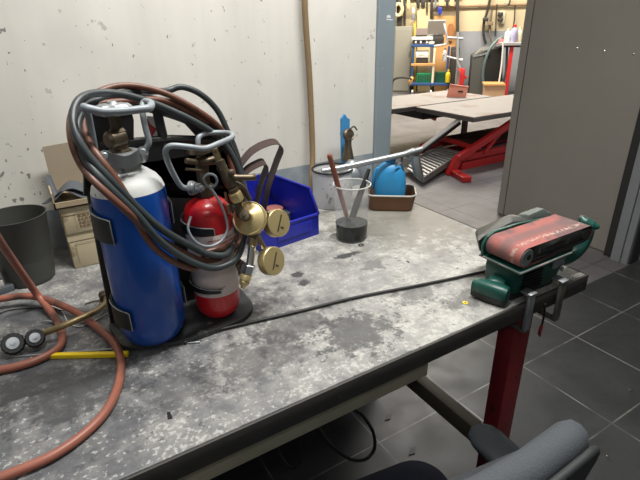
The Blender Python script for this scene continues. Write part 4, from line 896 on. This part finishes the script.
for sx_ in (-1, 1):
    ax_ = CX + sx_*0.245
    rings = []
    for y_, w_ in ((0.285, 0.014), (0.292, 0.026), (0.33, 0.032), (0.41, 0.036), (0.455, 0.036), (0.476, 0.030), (0.486, 0.016)):
        rings.append([V(ax_ + w_*math.copysign(abs(math.cos(a))**0.7, math.cos(a)), y_, 0.680 + (0.015 if 0.26 < y_ < 0.45 else 0.008)*math.copysign(abs(math.sin(a))**0.8, math.sin(a))) for a in [2*PI*k/20 for k in range(20)]])
    obj('armrest', ring_loft(nb(), rings), M_gloss, ch, ang=60)
    obj('arm_post', tube(nb(), [V(ax_, 0.36, 0.668), V(ax_, 0.36, 0.55), V(ax_ - sx_*0.01, 0.37, 0.46), V(CX + sx_*0.10, 0.39, 0.424)], 0.014, 12, 5), M_black, ch)
obj('back_spine', tube(nb(), [V(CX, 0.205, 0.70), V(CX, 0.215, 0.55), V(CX, 0.25, 0.435), V(CX, 0.36, 0.415)], 0.018, 12, 5), M_black, ch)
obj('gas_lift', cyl(nb(), (CX, 0.40, 0.10), (CX, 0.40, 0.428), 0.026, 0.022), M_black, ch)
for k in range(5):
    a = 0.5 + k*2*PI/5; d = V(math.cos(a), math.sin(a), 0)
    obj('base_arm', tube(nb(), [V(CX, 0.40, 0.12) + d*0.02, V(CX, 0.40, 0.10) + d*0.16, V(CX, 0.40, 0.075) + d*0.28], [0.022, 0.018, 0.012], 10, 4), M_black, ch)
    w_ = V(CX, 0.40, 0.0275) + d*0.285; s = V(-d.y, d.x, 0)
    obj('caster', cyl(nb(), w_ - s*0.02, w_ + s*0.02, 0.0270, bev=0.003), M_black, ch)

# ================================================================== FLOOR BITS
for px, py, lab in ((631, 391, 'small bright nut on the dark tiles at the right'), (608, 457, 'tiny bright bead on the dark tiles at the bottom right')):
    p = P(px, py, z=0.001); tag(obj('metal_nut', lathe(nb(), p, (0, 0, 1), [(0.006, 0), (0.006, 0.006), (0.003, 0.007)], 6), M_chrome, origin=p), lab, 'nut')
for px, py, lab in ((388, 417, 'black scrap of rubber on the tiles under the bench'), (412, 451, 'thin dark sliver on the tiles under the bench')):
    p = P(px, py, z=0.0005); tag(obj('floor_scrap', prism(nb(), [p + V(-.022, -.008, 0), p + V(.0, -.014, 0), p + V(.022, .006, 0), p + V(.002, .012, 0)], (0, 0, 0.003)), M_black, origin=p, smooth=False), lab, 'scrap')

# ================================================================== SCISSOR LIFT IN THE WORKSHOP
lf = thing('vehicle_lift', 'low red scissor vehicle lift with grey decks raised in the workshop', 'vehicle lift', (4.6, 3.9, 0))
ZD = 0.55
def deck(x0, x1, y0, y1, nm='deck'):
    o = obj(nm, box(nb(), (x0, y0, ZD-0.012), (x1, y1, ZD), 0.002), M_liftgrey, lf, smooth=False)
    obj('side_skirt', box(nb(), (x0+0.005, y0+0.005, ZD-0.052), (x1-0.005, y1-0.005, ZD-0.0125), 0.002), M_liftdark, o, smooth=False)
    return o
deck(3.755, 6.6, 3.285, 4.12)
deck(3.05, 5.05, 4.16, 4.93)
def arm(p0, p1, w_, h_, m=M_liftred, nm='scissor_arm', par=lf):
    p0, p1 = Vector(p0), Vector(p1); d = (p1-p0); L_ = d.length; ux = d.normalized(); uy = V(0, 1, 0) if abs(ux.y) < 0.9 else V(1, 0, 0)
    uy = (uy - ux*uy.dot(ux)).normalized()
    return obj(nm, box(nb(), (0, -w_/2, -h_/2), (L_, w_/2, h_/2), 0.004, ux, uy, p0), m, par, smooth=False)
ya = 3.32
arm(P(457, 159, y=ya), P(522, 116, y=ya) , 0.05, 0.07)
arm(P(458, 158, y=ya), P(449, 176, y=ya), 0.05, 0.09, nm='arm_foot')
arm((3.62, 3.44, 0.028), (3.48, 3.04, 0.028), 0.09, 0.05, nm='foot_plate')
arm(P(484, 153, y=ya), P(500, 133, y=ya), 0.03, 0.03, M_liftred, 'brace')
# base frame
for y_ in (3.36, 3.95):
    obj('base_rail', box(nb(), (3.75, y_, 0.0), (6.4, y_+0.07, 0.075), 0.004), M_liftred, lf, smooth=False)
    obj('base_rail', box(nb(), (3.75, y_+0.01, 0.09), (6.4, y_+0.06, 0.16), 0.004), M_liftred, lf, smooth=False)
arm(P(438, 137, y=3.95), P(480, 149, y=3.45), 0.05, 0.05, nm='cross_tube')
obj('drip_panel', prism(nb(), [V(4.05, 3.45, 0.20), V(5.2, 3.45, 0.20), V(5.2, 3.93, 0.20), V(4.05, 3.93, 0.20)], (0, 0, 0.02)), mat('dark_red_brown_panel', (0.05, 0.02, 0.016), 0.9, spec=0.1), lf, smooth=False)
obj('underdeck_shade', box(nb(), (4.0, 4.25, 0.36), (5.0, 4.85, 0.497), 0.01), M_black, lf, smooth=False)  # black block added to stand for the shade under the decks
obj('base_rail', box(nb(), (3.9, 4.78, 0.36), (4.6, 4.84, 0.44), 0.004), M_liftred, lf, smooth=False)
arm((4.45, 4.81, 0.38), (4.75, 4.81, 0.22), 0.05, 0.07)
obj('support_column', box(nb(), (4.93, 4.45, 0.0), (4.99, 4.51, 0.36), 0.005), M_black, lf, smooth=False)
# ramp plate and its silver side arm
rp0, rp1, rp2, rp3 = P(403, 167, z=0.06), P(442, 148.5, z=0.12), P(463, 153.5, z=0.12), P(423, 180, z=0.06)
rmp = obj('ramp_plate', prism(nb(), [rp0, rp1, rp2, rp3], (0, 0, 0.015)), M_alu, lf, smooth=False)
bm = nb()
for k in range(13):
    t = (k+0.7)/13.4; a_, b__ = rp0.lerp(rp1, t), rp3.lerp(rp2, t)
    a_, b__ = a_.lerp(b__, 0.06), a_.lerp(b__, 0.94)
    tube(bm, [a_ + V(0, 0, 0.017), b__ + V(0, 0, 0.017)], 0.010, 6)
obj('anti_slip_ribs', bm, M_liftdark, rmp)
arm(rp1 + V(0, 0, 0.02), rp0 + V(0, 0, 0.02), 0.02, 0.05, M_liftdark, 'ramp_lip'); arm(rp2 + V(0, 0, 0.0), rp3 + V(0, 0, 0.0), 0.02, 0.06, M_liftdark, 'ramp_lip')
arm(P(460, 119, x=3.80), P(421, 149, x=3.55), 0.05, 0.02, mat('white_painted_bar', (0.75, 0.74, 0.72), 0.4), 'lever_arm')
arm(P(460, 122, x=3.80), P(421, 152, x=3.55), 0.045, 0.032, M_black, 'lever_arm')
for y_ in (3.5, 3.85):
    obj('ramp_support', cyl(nb(), (3.62, y_, 0), (3.62, y_, 0.09), 0.02), M_liftred, lf)
# ================================================================== FAR WORKSHOP (things along the far wall)
D0 = 11.0
def W3(u, n, z): return BU*u + BN*n + V(0, 0, z)
def fb(px0, px1, py0, py1, dep, th, bev=0.01, bm=None, zlo=None):
    """box whose front face spans those pixels at that depth; real depth th behind it"""
    pa, pb_ = B(px0, (py0+py1)/2, dep), B(px1, (py0+py1)/2, dep)
    pm = B((px0+px1)/2, py0, dep); pn = B((px0+px1)/2, py1, dep)
    return box(bm if bm else nb(), (BU.dot(pa), dep, pn.z if zlo is None else zlo), (BU.dot(pb_), dep+th, pm.z), bev, BU, BN, (0, 0, 0))
def fthing(name, label, cat, px, dep, z=0.0, group=None):
    p = B(px, 60, dep); return thing(name, label, cat, V(p.x, p.y, z), group)
M_cab = mat('khaki_grey_cabinet', (0.30, 0.285, 0.235), 0.5, var=0.08, scale=3)
M_tblue = mat('trolley_blue', (0.03, 0.08, 0.22), 0.4)
M_cream = mat('cream_plastic', (0.75, 0.68, 0.50), 0.5, var=0.08)
M_white = mat('white_plastic', (0.75, 0.74, 0.72), 0.45)
M_screen = mat('dark_screen', (0.09, 0.08, 0.075), 0.25)
M_green = mat('green_crate_plastic', (0.01, 0.22, 0.08), 0.45, var=0.25, scale=20)
M_wood = mat('orange_plywood', (0.62, 0.33, 0.12), 0.7, var=0.12, scale=8)
M_peg = mat('pale_board', (0.66, 0.52, 0.28), 0.7, var=0.1, scale=6)
M_pink = mat('salmon_plastic', (0.92, 0.36, 0.25), 0.5)
M_bred = mat('bright_red_paint', (0.65, 0.03, 0.03), 0.4)
M_boxdk = mat('dark_olive_grey_metal', (0.085, 0.085, 0.075), 0.5, var=0.1)
M_yel = mat('yellow_bottle', (0.8, 0.6, 0.02), 0.4)
M_hosegrn = mat('grey_green_hose', (0.10, 0.15, 0.15), 0.5)
M_tool = mat('dark_hand_tool', (0.04, 0.035, 0.03), 0.5, var=0.4)
M_lav = mat('lavender_plastic', (0.40, 0.38, 0.55), 0.4)
# tall cabinet
cab = fthing('metal_cabinet', 'tall khaki grey metal cabinet beside the blue trolley', 'cabinet', 403, 11.0)
obj('cabinet_body', fb(393, 411.0, 26.5, 92, 11.0, 0.45, zlo=0.0), M_cab, cab, smooth=False)
obj('cabinet_door', fb(394.5, 410, 29, 88, 10.98, 0.02, 0.004, zlo=0.06), M_cab, cab, smooth=False)
obj('door_handle', fb(408.5, 409.5, 50, 56, 10.96, 0.02, 0.003), M_steel, cab)
# trolley
tro = fthing('service_trolley', 'blue three-tier service trolley loaded with equipment against the far wall', 'trolley', 430, 10.6)
DT = 10.6
for px in (412.5, 433.5, 447.5):
    obj('post', fb(px-1.1, px+1.1, 46, 86, DT if px != 447.5 else DT+0.3, 0.04, 0.004), M_tblue if px != 433.5 else M_cream, tro, smooth=False)
for py, m, nm in ((44.5, M_tblue, 'shelf'), (63.5, M_wood, 'shelf'), (83, M_tblue, 'shelf')):
    obj(nm, fb(411, 436 if py < 80 else 449, py, py+2.6, DT-0.01, 0.34, 0.008), m, tro, smooth=False)
for px, dd in ((412.5, 0.0), (431, 0.0), (447, 0.25)):
    c_ = B(px, 89.5, DT + dd + 0.05); c_.z = 0.065
    obj('caster', cyl(nb(), c_ - BU*0.02, c_ + BU*0.02, 0.064, bev=0.006), M_steel, tro)
gc = fthing('plastic_crate', 'green plastic crate on the bottom shelf of the trolley', 'crate', 425, DT + 0.05, zb(425, 83, DT))
obj('crate_body', fb(416.5, 432, 73, 82.8, DT+0.05, 0.26, 0.01), M_green, gc, smooth=False)
bm = nb()
for k in range(6): fb(418 + k*2.3, 418.8 + k*2.3, 75, 81, DT+0.03, 0.02, 0.0, bm)
obj('crate_slots', bm, M_tool, gc, smooth=False)
gc = fthing('plastic_crate', 'darker green crate behind the yellow bottle on the bottom shelf', 'crate', 440, DT + 0.1, zb(440, 83, DT))
obj('crate_body', fb(434.8, 446, 72, 82.8, DT+0.10, 0.22, 0.01), mat('dark_green_plastic', (0.01, 0.10, 0.05), 0.5), gc, smooth=False)
def bottle(px, py0, py1, wpx, dep, m, label, cat='bottle', group=None, capm=None, nm='bottle'):
    p0, p1 = B(px, py1, dep), B(px, py0, dep); r_ = wpx/2*0.0225*dep/11; H = p1.z - p0.z; o = thing(nm, label, cat, p0, group)
    obj('bottle_body', lathe(nb(), p0, (0, 0, 1), [(r_*0.92, 0), (r_, H*0.03), (r_, H*0.62), (r_*0.75, H*0.76), (r_*0.4, H*0.82), (r_*0.4, H*0.86)], 20), m, o)
    obj('cap', lathe(nb(), p0 + V(0, 0, H*0.865), (0, 0, 1), [(r_*0.46, 0), (r_*0.46, H*0.12), (r_*0.3, H*0.135)], 14), capm or m, o)
    return o
bottle(447.3, 69.5, 82.6, 4.6, DT+0.02, M_yel, 'yellow plastic bottle on the right of the bottom trolley shelf')
bottle(444.2, 48, 61, 4.0, DT-0.06, M_white, 'white spray bottle hanging at the right side of the trolley', capm=M_steel, nm='spray_bottle')
pk = fthing('equipment_box', 'white equipment case lying on the middle trolley shelf', 'case', 422, DT+0.05, zb(422, 63.5, DT))
obj('case_body', fb(415.5, 428.5, 51, 58, DT+0.04, 0.25, 0.02), M_white, pk); obj('case_foot', fb(416, 428, 58.2, 63.2, DT+0.06, 0.22, 0.01), M_tool, pk)
obj('case_label', fb(418.5, 425, 53.5, 55, DT+0.035, 0.006, 0.0), M_cream, pk, smooth=False)
pk = fthing('yellow_roll', 'pale yellow paper roll on the top trolley shelf', 'roll', 431, DT-0.05, zb(431, 44, DT))
c_ = B(431.5, 43.2, DT+0.05); tag(obj('roll_body', cyl(nb(), c_ - BU*0.055, c_ + BU*0.055, 0.03, bev=0.004), M_cream, pk))
pk = fthing('printer', 'white flat printer on top of the blue trolley', 'printer', 421, DT+0.05, zb(421, 44.5, DT))
obj('printer_body', fb(411.5, 433, 36.8, 40.2, DT+0.02, 0.30, 0.015), M_white, pk); obj('printer_base', fb(413, 431, 40.4, 44.3, DT+0.05, 0.3, 0.008), M_screen, pk)
bm = nb()
for k in (415, 420, 426): fb(k, k+1.6, 41, 43.4, DT+0.03, 0.02, 0.0, bm)
obj('printer_buttons', bm, M_white, pk, smooth=False)
mon = fthing('monitor', 'flat dark monitor facing the room above the blue trolley', 'monitor', 436, DT+0.15, zb(436, 37, DT))
obj('screen_frame', fb(427.5, 445.5, 20, 35.2, DT+0.13, 0.04, 0.006), M_steel, mon); obj('screen', fb(428.3, 444.7, 21, 34.0, DT+0.12, 0.012, 0.0), mat('brown_grey_screen', (0.16, 0.14, 0.12), 0.3), mon, smooth=False)
obj('stand', fb(433, 443, 35.2, 36.8, DT+0.14, 0.12, 0.004), M_screen, mon); obj('stand_box', fb(433.5, 444, 36.8, 44.3, DT+0.10, 0.25, 0.01), M_tool, mon)
lt = fthing('laptop', 'dark laptop or tester standing left of the monitor on the printer', 'laptop', 419, DT+0.1, zb(419, 36, DT))
obj('lid', fb(416, 427, 28.2, 35.0, DT+0.14, 0.02, 0.003), mat('mauve_grey_panel', (0.28, 0.22, 0.20), 0.4), lt, smooth=False); obj('keyboard_base', fb(415.5, 427, 35.0, 36.6, DT+0.04, 0.12, 0.002), M_tool, lt, smooth=False)
# curved grey tubes of an arm beside the trolley
K = [B(444, 24, 10.45), B(446, 32, 10.4), B(447.5, 40, 10.4), B(446, 44, 10.4), B(438, 45.5, 10.4), B(434, 46.5, 10.4)]
st_ = fthing('tubular_stand', 'pale tubular stand curving round the right side of the trolley', 'stand', 458, 10.8)
obj('curved_tube', tube(nb(), K, 0.02, 8, 5), M_alu, st_)
obj('upright', tube(nb(), [B(457.6, 32, 10.4), B(457.6, 50, 10.4), B(457.8, 62, 10.4), B(460, 68, 10.4)], 0.026, 8, 4), M_alu, st_)
obj('cross_bar', tube(nb(), [B(447, 37.5, 10.4), B(463, 38.3, 10.4)], 0.022, 8), M_steel, st_)
obj('cross_bar', tube(nb(), [B(447, 56.5, 10.4), B(461.5, 60.0, 10.4)], 0.018, 8), M_alu, st_)
obj('end_cap', lathe(nb(), B(461.5, 60, 10.4), BU, [(0.03, -0.02), (0.03, 0.02)], 12), M_white, st_)
obj('stand_foot', tube(nb(), [V(*B(457.6, 62, 10.4)[:2], zb(457.6, 62, 10.4)), V(*B(457.6, 62, 10.4)[:2], 0.02)], 0.02, 8), M_steel, st_)
# dark clutter mass behind trolley right, red machine, black tall locker
dk = fthing('dark_machine', 'black machine standing in shade right of the trolley', 'machine', 453, 11.1)
obj('machine_body', fb(449.5, 458, 47, 90, 10.96, 0.24, 0.02, zlo=0.0), M_tool, dk); obj('machine_panel', fb(451, 457, 50, 58, 10.95, 0.02, 0.002), M_screen, dk)
rm = fthing('red_box', 'small red machine standing between the trolley and the dark locker', 'machine', 461, 10.7)
obj('machine_body', fb(456, 464.2, 69, 93, 10.55, 0.25, 0.015, zlo=0.0), M_bred, rm); obj('side_panel', fb(456.2, 459.5, 70.5, 91, 10.54, 0.015, 0.0, zlo=0.05), mat('rusty_grey_panel', (0.35, 0.20, 0.16), 0.5), rm, smooth=False)
obj('handle_lug', fb(464.2, 467, 76, 79, 10.60, 0.08, 0.01), M_bred, rm)
pkx = B(455, 98, 8.6)
PD = 6.36; pt = fthing('plastic_tray', 'salmon pink plastic lid standing on the lift deck in front of the red machine', 'lid', 457, PD, 0.55)
pq = [B(446.5, 96, PD), B(450, 84.5, PD+0.03), B(468.6, 87, PD+0.03), B(466, 97, PD)]; pq[0].z = pq[3].z = 0.5505
obj('lid_panel', prism(nb(), pq, BN*0.03, 0.006), M_pink, pt); bm = nb(); box(bm, (-0.03, -0.006, -0.008), (0.03, 0.003, 0.008), 0, BU, BN, B(460.5, 91.5, PD+0.012)); obj('lid_handle', bm, M_tool, pt, smooth=False)
obj('lid_rim', tube(nb(), [pq[1] - BN*0.003, pq[2] - BN*0.003], 0.008, 8), M_pink, pt)
# tall dark locker with slanted top
lk = fthing('dark_locker', 'dark olive metal hopper with a slanted top beside the red-legged bench', 'machine', 485, 10.6)
e0 = 10.5
fr_ = [B(472.5, 56, e0), B(483, 50.5, e0), B(484, 52, e0), B(483.5, 100, e0), B(468.5, 100, e0)]
fr_[3].z = 0; fr_[4].z = 0
obj('hopper_body', prism(nb(), fr_, BN*0.6, 0.01), M_boxdk, lk, smooth=False)
rt_ = [B(484.2, 51, e0+0.03), B(503, 47, e0+0.03), B(503, 92, e0+0.03), B(483.8, 92, e0+0.03)]; rt_[2].z = 0; rt_[3].z = 0
obj('open_cabinet', prism(nb(), rt_, BN*0.55, 0.01), mat('near_black_panel', (0.02, 0.02, 0.018), 0.6), lk, smooth=False)
obj('slanted_lid', hull([B(473, 56, e0-0.01), B(489, 52.5, e0-0.01), B(480, 47.5, e0+0.5), B(496, 44.5, e0+0.5), B(473, 57.5, e0-0.01), B(489, 54, e0-0.01), B(496, 47, e0+0.5)]), M_steel, lk, smooth=False)
K = [B(484, 92, 10.42), B(483, 76, 10.42), B(485, 62, 10.40), B(490, 49, 10.42), B(497, 40.5, 10.48), B(503, 37, 10.5)]
tag(obj('air_hose', tube(nb(), K, 0.028, 8, 6), M_hosegrn, origin=K[0]), 'grey green hose arching over the dark hopper', 'hose')
K = [B(503, 42, 10.05), B(502.5, 55, 10.05), B(501, 70, 10.05), B(499, 82, 10.05)]
tag(obj('hanging_pipe', tube(nb(), K, 0.016, 8, 4), M_white, origin=K[0]), 'thin white pipe hanging down before the dark hopper', 'pipe')
K = [B(507, 46, 10.3), B(506.5, 62, 10.3), B(505, 76, 10.3), B(500, 85, 10.3), B(492, 88, 10.3), B(486, 86, 10.3)]
tag(obj('air_hose', tube(nb(), K, 0.022, 8, 5), mat('teal_black_hose', (0.03, 0.06, 0.07), 0.5), origin=K[0]), 'dark teal hose hanging from the red-legged bench in a low curve', 'hose')
wbx = fthing('wooden_box', 'light wooden box on the floor below the dark hopper', 'box', 494, 9.9)
obj('box_body', fb(484.3, 505, 85, 100, 9.75, 0.35, 0.008, zlo=0.0), mat('light_orange_wood', (0.60, 0.36, 0.20), 0.7, var=0.15, scale=7), wbx, smooth=False)
obj('box_lid', fb(484.0, 505.5, 84, 86, 9.73, 0.4, 0.004), M_wood, wbx, smooth=False)
# bench with red leg, bottles on it
rb = fthing('work_table', 'pale topped work table with bright red legs at the edge of the open door', 'table', 512, 10.2)
obj('table_top', fb(500, 552, 42.2, 45.4, 10.15, 0.7, 0.008), M_alu, rb, smooth=False)
obj('leg', fb(507, 510.5, 45.5, 99, 10.2, 0.08, 0.004, zlo=0.0), M_bred, rb, smooth=False)
obj('leg', fb(548, 551, 45.5, 99, 10.2, 0.08, 0.004, zlo=0.0), M_bred, rb, smooth=False)
obj('front_rail', fb(500.5, 551, 45.5, 47.2, 10.2, 0.05, 0.004), M_tool, rb, smooth=False)
bottle(507, 28.5, 42.0, 5.6, 10.3, M_white, 'white plastic canister on the red-legged table')
bottle(513, 24.5, 42.0, 6.0, 10.28, M_lav, 'lavender blue bottle with a red cap on the red-legged table', capm=M_bred)
bottle(518.5, 27, 42.0, 5.0, 10.35, M_cream, 'cream bottle furthest right on the red-legged table')
pkk = fthing('red_cloth', 'crumpled pink red cloth on the left end of the red-legged table', 'cloth', 500, 10.3, zb(500, 42, 10.2))
obj('cloth_folds', hull([B(496.5, 45, 10.28), B(500, 38, 10.3), B(504, 40, 10.35), B(503.5, 42.2, 10.28), B(499, 44, 10.24), B(502, 38, 10.4), B(503, 42, 10.5)], 0.01), mat('pink_red_cloth', (0.60, 0.16, 0.15), 0.9), pkk)
# pipe rail along wall, sockets, cables with plugs
rl = fthing('wall_pipe', 'thin brown service pipe running along the cream wall', 'pipe', 480, 11.45, zb(480, 5.6, 11.45))
p0, p1 = B(449, 5.6, 11.44), B(530, 5.6, 11.44); p1.z = p0.z = (p0.z + p1.z)/2
obj('pipe', cyl(nb(), p0 - BU*0.3, p1, 0.022), mat('brown_pipe', (0.30, 0.19, 0.10), 0.5), rl)
for px in (456, 480, 505):
    q_ = B(px, 5.6, 11.45); obj('pipe_clip', box(nb(), (-0.02, 0.02, -0.04), (0.02, 0.048, 0.04), 0, BU, BN, V(q_.x, q_.y, p0.z)), M_steel, rl, smooth=False)
def vcable(pts, dep, r_, m, label, nm='cable', cat='cable', group='cables on the far wall'):
    K = [B(a, b_, dep) for a, b_ in pts]; o = tag(obj(nm, tube(nb(), K, r_, 8, 4), m, origin=K[0]), label, cat, group); return o
vcable([(491, -6), (489, 4), (486.5, 14), (484, 22), (483.5, 34), (486, 44)], 11.40, 0.026, M_tool, 'dark cable dropping down the cream wall, left of the sockets')
vcable([(492, 10), (490.5, 22), (490, 34), (492, 44)], 11.38, 0.022, mat('olive_cable', (0.18, 0.15, 0.10), 0.6), 'olive cable next to the dark cable, ending behind the hopper')
vcable([(497, 4), (496, 20), (495.5, 36)], 11.42, 0.012, M_tool, 'thin dark cable just left of the wall sockets')
vcable([(515, 5), (514.5, 18), (513, 28)], 11.42, 0.012, M_tool, 'thin dark cable above the red-capped bottle')
vcable([(510.5, -4), (509.5, 3), (506, 6)], 11.40, 0.014, M_tool, 'short curved cable end above the pipe')
for k, (px, py, m, lab) in enumerate(((485.5, 19.5, M_tool, 'dark plug block hanging on the dark cable'), (490.5, 23.5, mat('brown_block', (0.22, 0.16, 0.10), 0.6), 'brown plug block hanging on the olive cable'))):
    p = B(px, py, 11.33); tag(obj('plug_block', box(nb(), (-0.055, -0.04, -0.035), (0.055, 0.04, 0.035), 0.012, BU, BN, p), m, origin=p), lab, 'plug', 'plugs on the far wall')
so = fthing('wall_socket', 'cream double wall socket with two black plugs', 'socket', 501, 11.46, zb(501, 18, 11.46))
obj('socket_plate', fb(499, 505, 11.5, 24, 11.44, 0.058, 0.01), M_cream, so)
for py in (14.3, 19.8):
    p = B(500.3, py, 11.40); obj('black_plug', box(nb(), (-0.05, -0.05, -0.035), (0.05, 0.045, 0.04), 0.012, BU, BN, p), M_tool, so)
# plywood panels / long items leaning on the wall behind trolley
def lean(px0, px1, py0, py1, dep, m, label, name, cat, group=None, skew=0.0, th=0.03):
    q = [B(px0, py1, dep), B(px1, py1, dep), B(px1+skew, py0, dep+0.05), B(px0+skew, py0, dep+0.05)]
    q[0].z = q[1].z = max(0.0, q[0].z); return tag(obj(name, prism(nb(), q, BN*th, 0.003), m, origin=q[0], smooth=False), label, cat, group)
lean(417.2, 430, 6.5, 92, 11.30, M_peg, 'tall pale board standing behind the laptop', 'wooden_board', 'board')
lean(413.5, 416.2, 22, 92, 11.32, mat('yellow_slat', (0.70, 0.50, 0.10), 0.6), 'narrow yellow slat between the cabinet and the pale board', 'yellow_stick', 'slat')
lean(434, 457, 16, 92, 11.34, M_wood, 'orange plywood sheet behind the monitor', 'plywood_sheet', 'board')
bm = prism(nb(), rpoly([B(448, 24, 11.31), B(453, 23, 11.31), B(454.5, 30, 11.31), B(452, 42, 11.31), B(447.5, 40, 11.31)], 0.1), BN*0.02)
tag(obj('brown_bag', bm, mat('rust_brown', (0.36, 0.15, 0.05), 0.8, var=0.3), origin=B(450, 42, 11.31)), 'rust brown leather pad hanging on the orange plywood', 'pad')
lean(456, 459.2, -14, 90, 11.25, M_tool, 'dark vertical post right of the plywood sheet', 'steel_post', 'post', th=0.06)
# pegboard rail & hanging tools above
tb = fthing('tool_rail', 'steel rail above the trolley with hand tools hanging from it', 'rail', 430, 11.4, zb(430, -3, 11.4))
obj('rail_bar', fb(394, 462, -4, -2, 11.40, 0.1, 0.004), M_steel, tb, smooth=False)
tools = [(399.5, -3, 26, 5.5, 'dark'), (404.5, -3, 26, 2.6, 'dark'), (408.5, -3, 9, 3.5, 'pale'), (413.5, 7, 13, 2.8, 'white'), (413.3, 14, 20, 4.0, 'grey'), (418, -3, 8, 3.4, 'dark'), (423, -3, 7, 4.5, 'dark'), (427.0, -3, 14, 1.8, 'dark'), (431.8, -3, 19, 3.2, 'dark'), (435.5, -3, 8, 2.4, 'grey'), (441.5, -3, 6, 6.0, 'pale'), (447.3, -3, 7, 3.0, 'dark'), (452, -3, 6, 4.5, 'pale')]
tm = {'dark': M_tool, 'pale': M_peg, 'white': M_white, 'grey': mat('mid_grey_tool', (0.20, 0.21, 0.23), 0.5)}
tl = ['broad black jacket shape hanging above the cabinet', 'long dark bar hanging above the cabinet\'s right edge', 'pale block hanging right of the long dark bar', 'small white tag above the grey pouch', 'grey pouch hanging left of the pale board', 'dark pliers hanging over the left of the pale board', 'dark hammer head hanging over the middle of the pale board', 'thin dark rod hanging at the right edge of the pale board', 'long dark wrench hanging above the monitor\'s left edge', 'short grey wrench next to the long dark one', 'wide pale pad hanging above the blue tool', 'dark clamp hanging between two pale pads', 'pale pad hanging right of the dark clamp']
for (px, y0, y1, w_, kk), lb_ in zip(tools, tl):
    q = [B(px-w_*0.22, y0, 11.30), B(px+w_*0.22, y0, 11.30), B(px+w_*0.5, y0+(y1-y0)*0.35, 11.30), B(px+w_*0.42, y1, 11.30), B(px-w_*0.42, y1, 11.30), B(px-w_*0.5, y0+(y1-y0)*0.35, 11.30)]
    tag(obj('hanging_tool', prism(nb(), q, BN*0.06, 0.006), tm[kk], origin=q[0]), lb_, 'tool', 'tools hanging on the far wall')
p = B(439.7, 10.5, 11.3); tag(obj('blue_tool', prism(nb(), [B(437.8, 7, 11.3), B(442, 7, 11.3), B(442, 13, 11.3), B(440, 15.5, 11.3), B(438, 13, 11.3)], BN*0.05, 0.008), mat('deep_blue_tool', (0.02, 0.04, 0.35), 0.4), origin=p), 'deep blue tool hanging above the monitor', 'tool')
c_ = B(398.2, 9.8, 11.22); K = [c_ + BU*math.cos(2*PI*k/16)*0.085 + V(0, 0, math.sin(2*PI*k/16)*0.11) for k in range(16)]
tag(obj('rope_coil', tube(nb(), K, 0.035, 8, closed=True), mat('pale_rope', (0.75, 0.62, 0.36), 0.8, var=0.2), origin=c_), 'pale coil of rope hanging above the cabinet', 'rope')
lean(399.5, 403, -3, 16, 11.28, M_peg, 'pale strip hanging behind the rope coil', 'pale_strip', 'strip')
# little emblem sticker on the blue grey frame: pale cap shape over a short line
em = thing('frame_sticker', 'small pale round-topped emblem sticker on the blue grey door frame', 'sticker', P(389, 20, y=1.267))
q = [P(386.6, 17.6, y=1.2675), P(387.3, 15.6, y=1.2675), P(389.0, 14.8, y=1.2675), P(390.6, 15.9, y=1.2675), P(390.9, 17.9, y=1.2675)]
obj('emblem', prism(nb(), q, (0, 0.0006, 0)), M_white, em, smooth=False)
obj('emblem_line', prism(nb(), [P(386.6, 18.8, y=1.2675), P(392.6, 19.4, y=1.2675), P(392.6, 20.4, y=1.2675), P(386.6, 19.9, y=1.2675)], (0, 0.0006, 0)), M_white, em, smooth=False)
# black tubular frame on the floor by the cabinet
K = [B(391.5, 91, 9.6), B(392, 84, 9.6), B(395, 79, 9.6), B(401, 77.5, 9.6), B(409, 78, 9.6), B(411.5, 80, 9.6)]; K[0].z = 0.02
fl2 = thing('trolley_handle', 'black bent tube hand truck lying on the floor in front of the cabinet', 'hand truck', V(K[0].x, K[0].y, 0))
obj('bent_tube', tube(nb(), K, 0.02, 8, 5), M_tool, fl2); c_ = B(391, 88, 9.55); c_.z = 0.06
obj('wheel', cyl(nb(), c_ - BU*0.02, c_ + BU*0.02, 0.06, bev=0.006), M_tool, fl2)
obj('toe_plate', box(nb(), (BU.dot(B(393, 88, 9.6)), 9.6, 0.0), (BU.dot(B(411, 88, 9.6)), 9.95, 0.06), 0.01, BU, BN, (0, 0, 0)), M_tool, fl2)
p = B(410.5, 80.5, 10.3); tag(obj('orange_glove', hull([p + BU*a + V(0, 0, c_) + BN*d for a, c_, d in ((-.05, -.07, 0), (-.03, .06, 0), (.03, .09, 0), (.07, .05, 0), (.04, -.05, 0), (0, -.1, 0), (-.03, 0, -.04), (.03, .03, -.04), (0, -.05, -.03))], 0.01), mat('orange_glove', (0.75, 0.42, 0.15), 0.8), origin=p), 'orange work glove hanging on the left post of the trolley', 'glove')
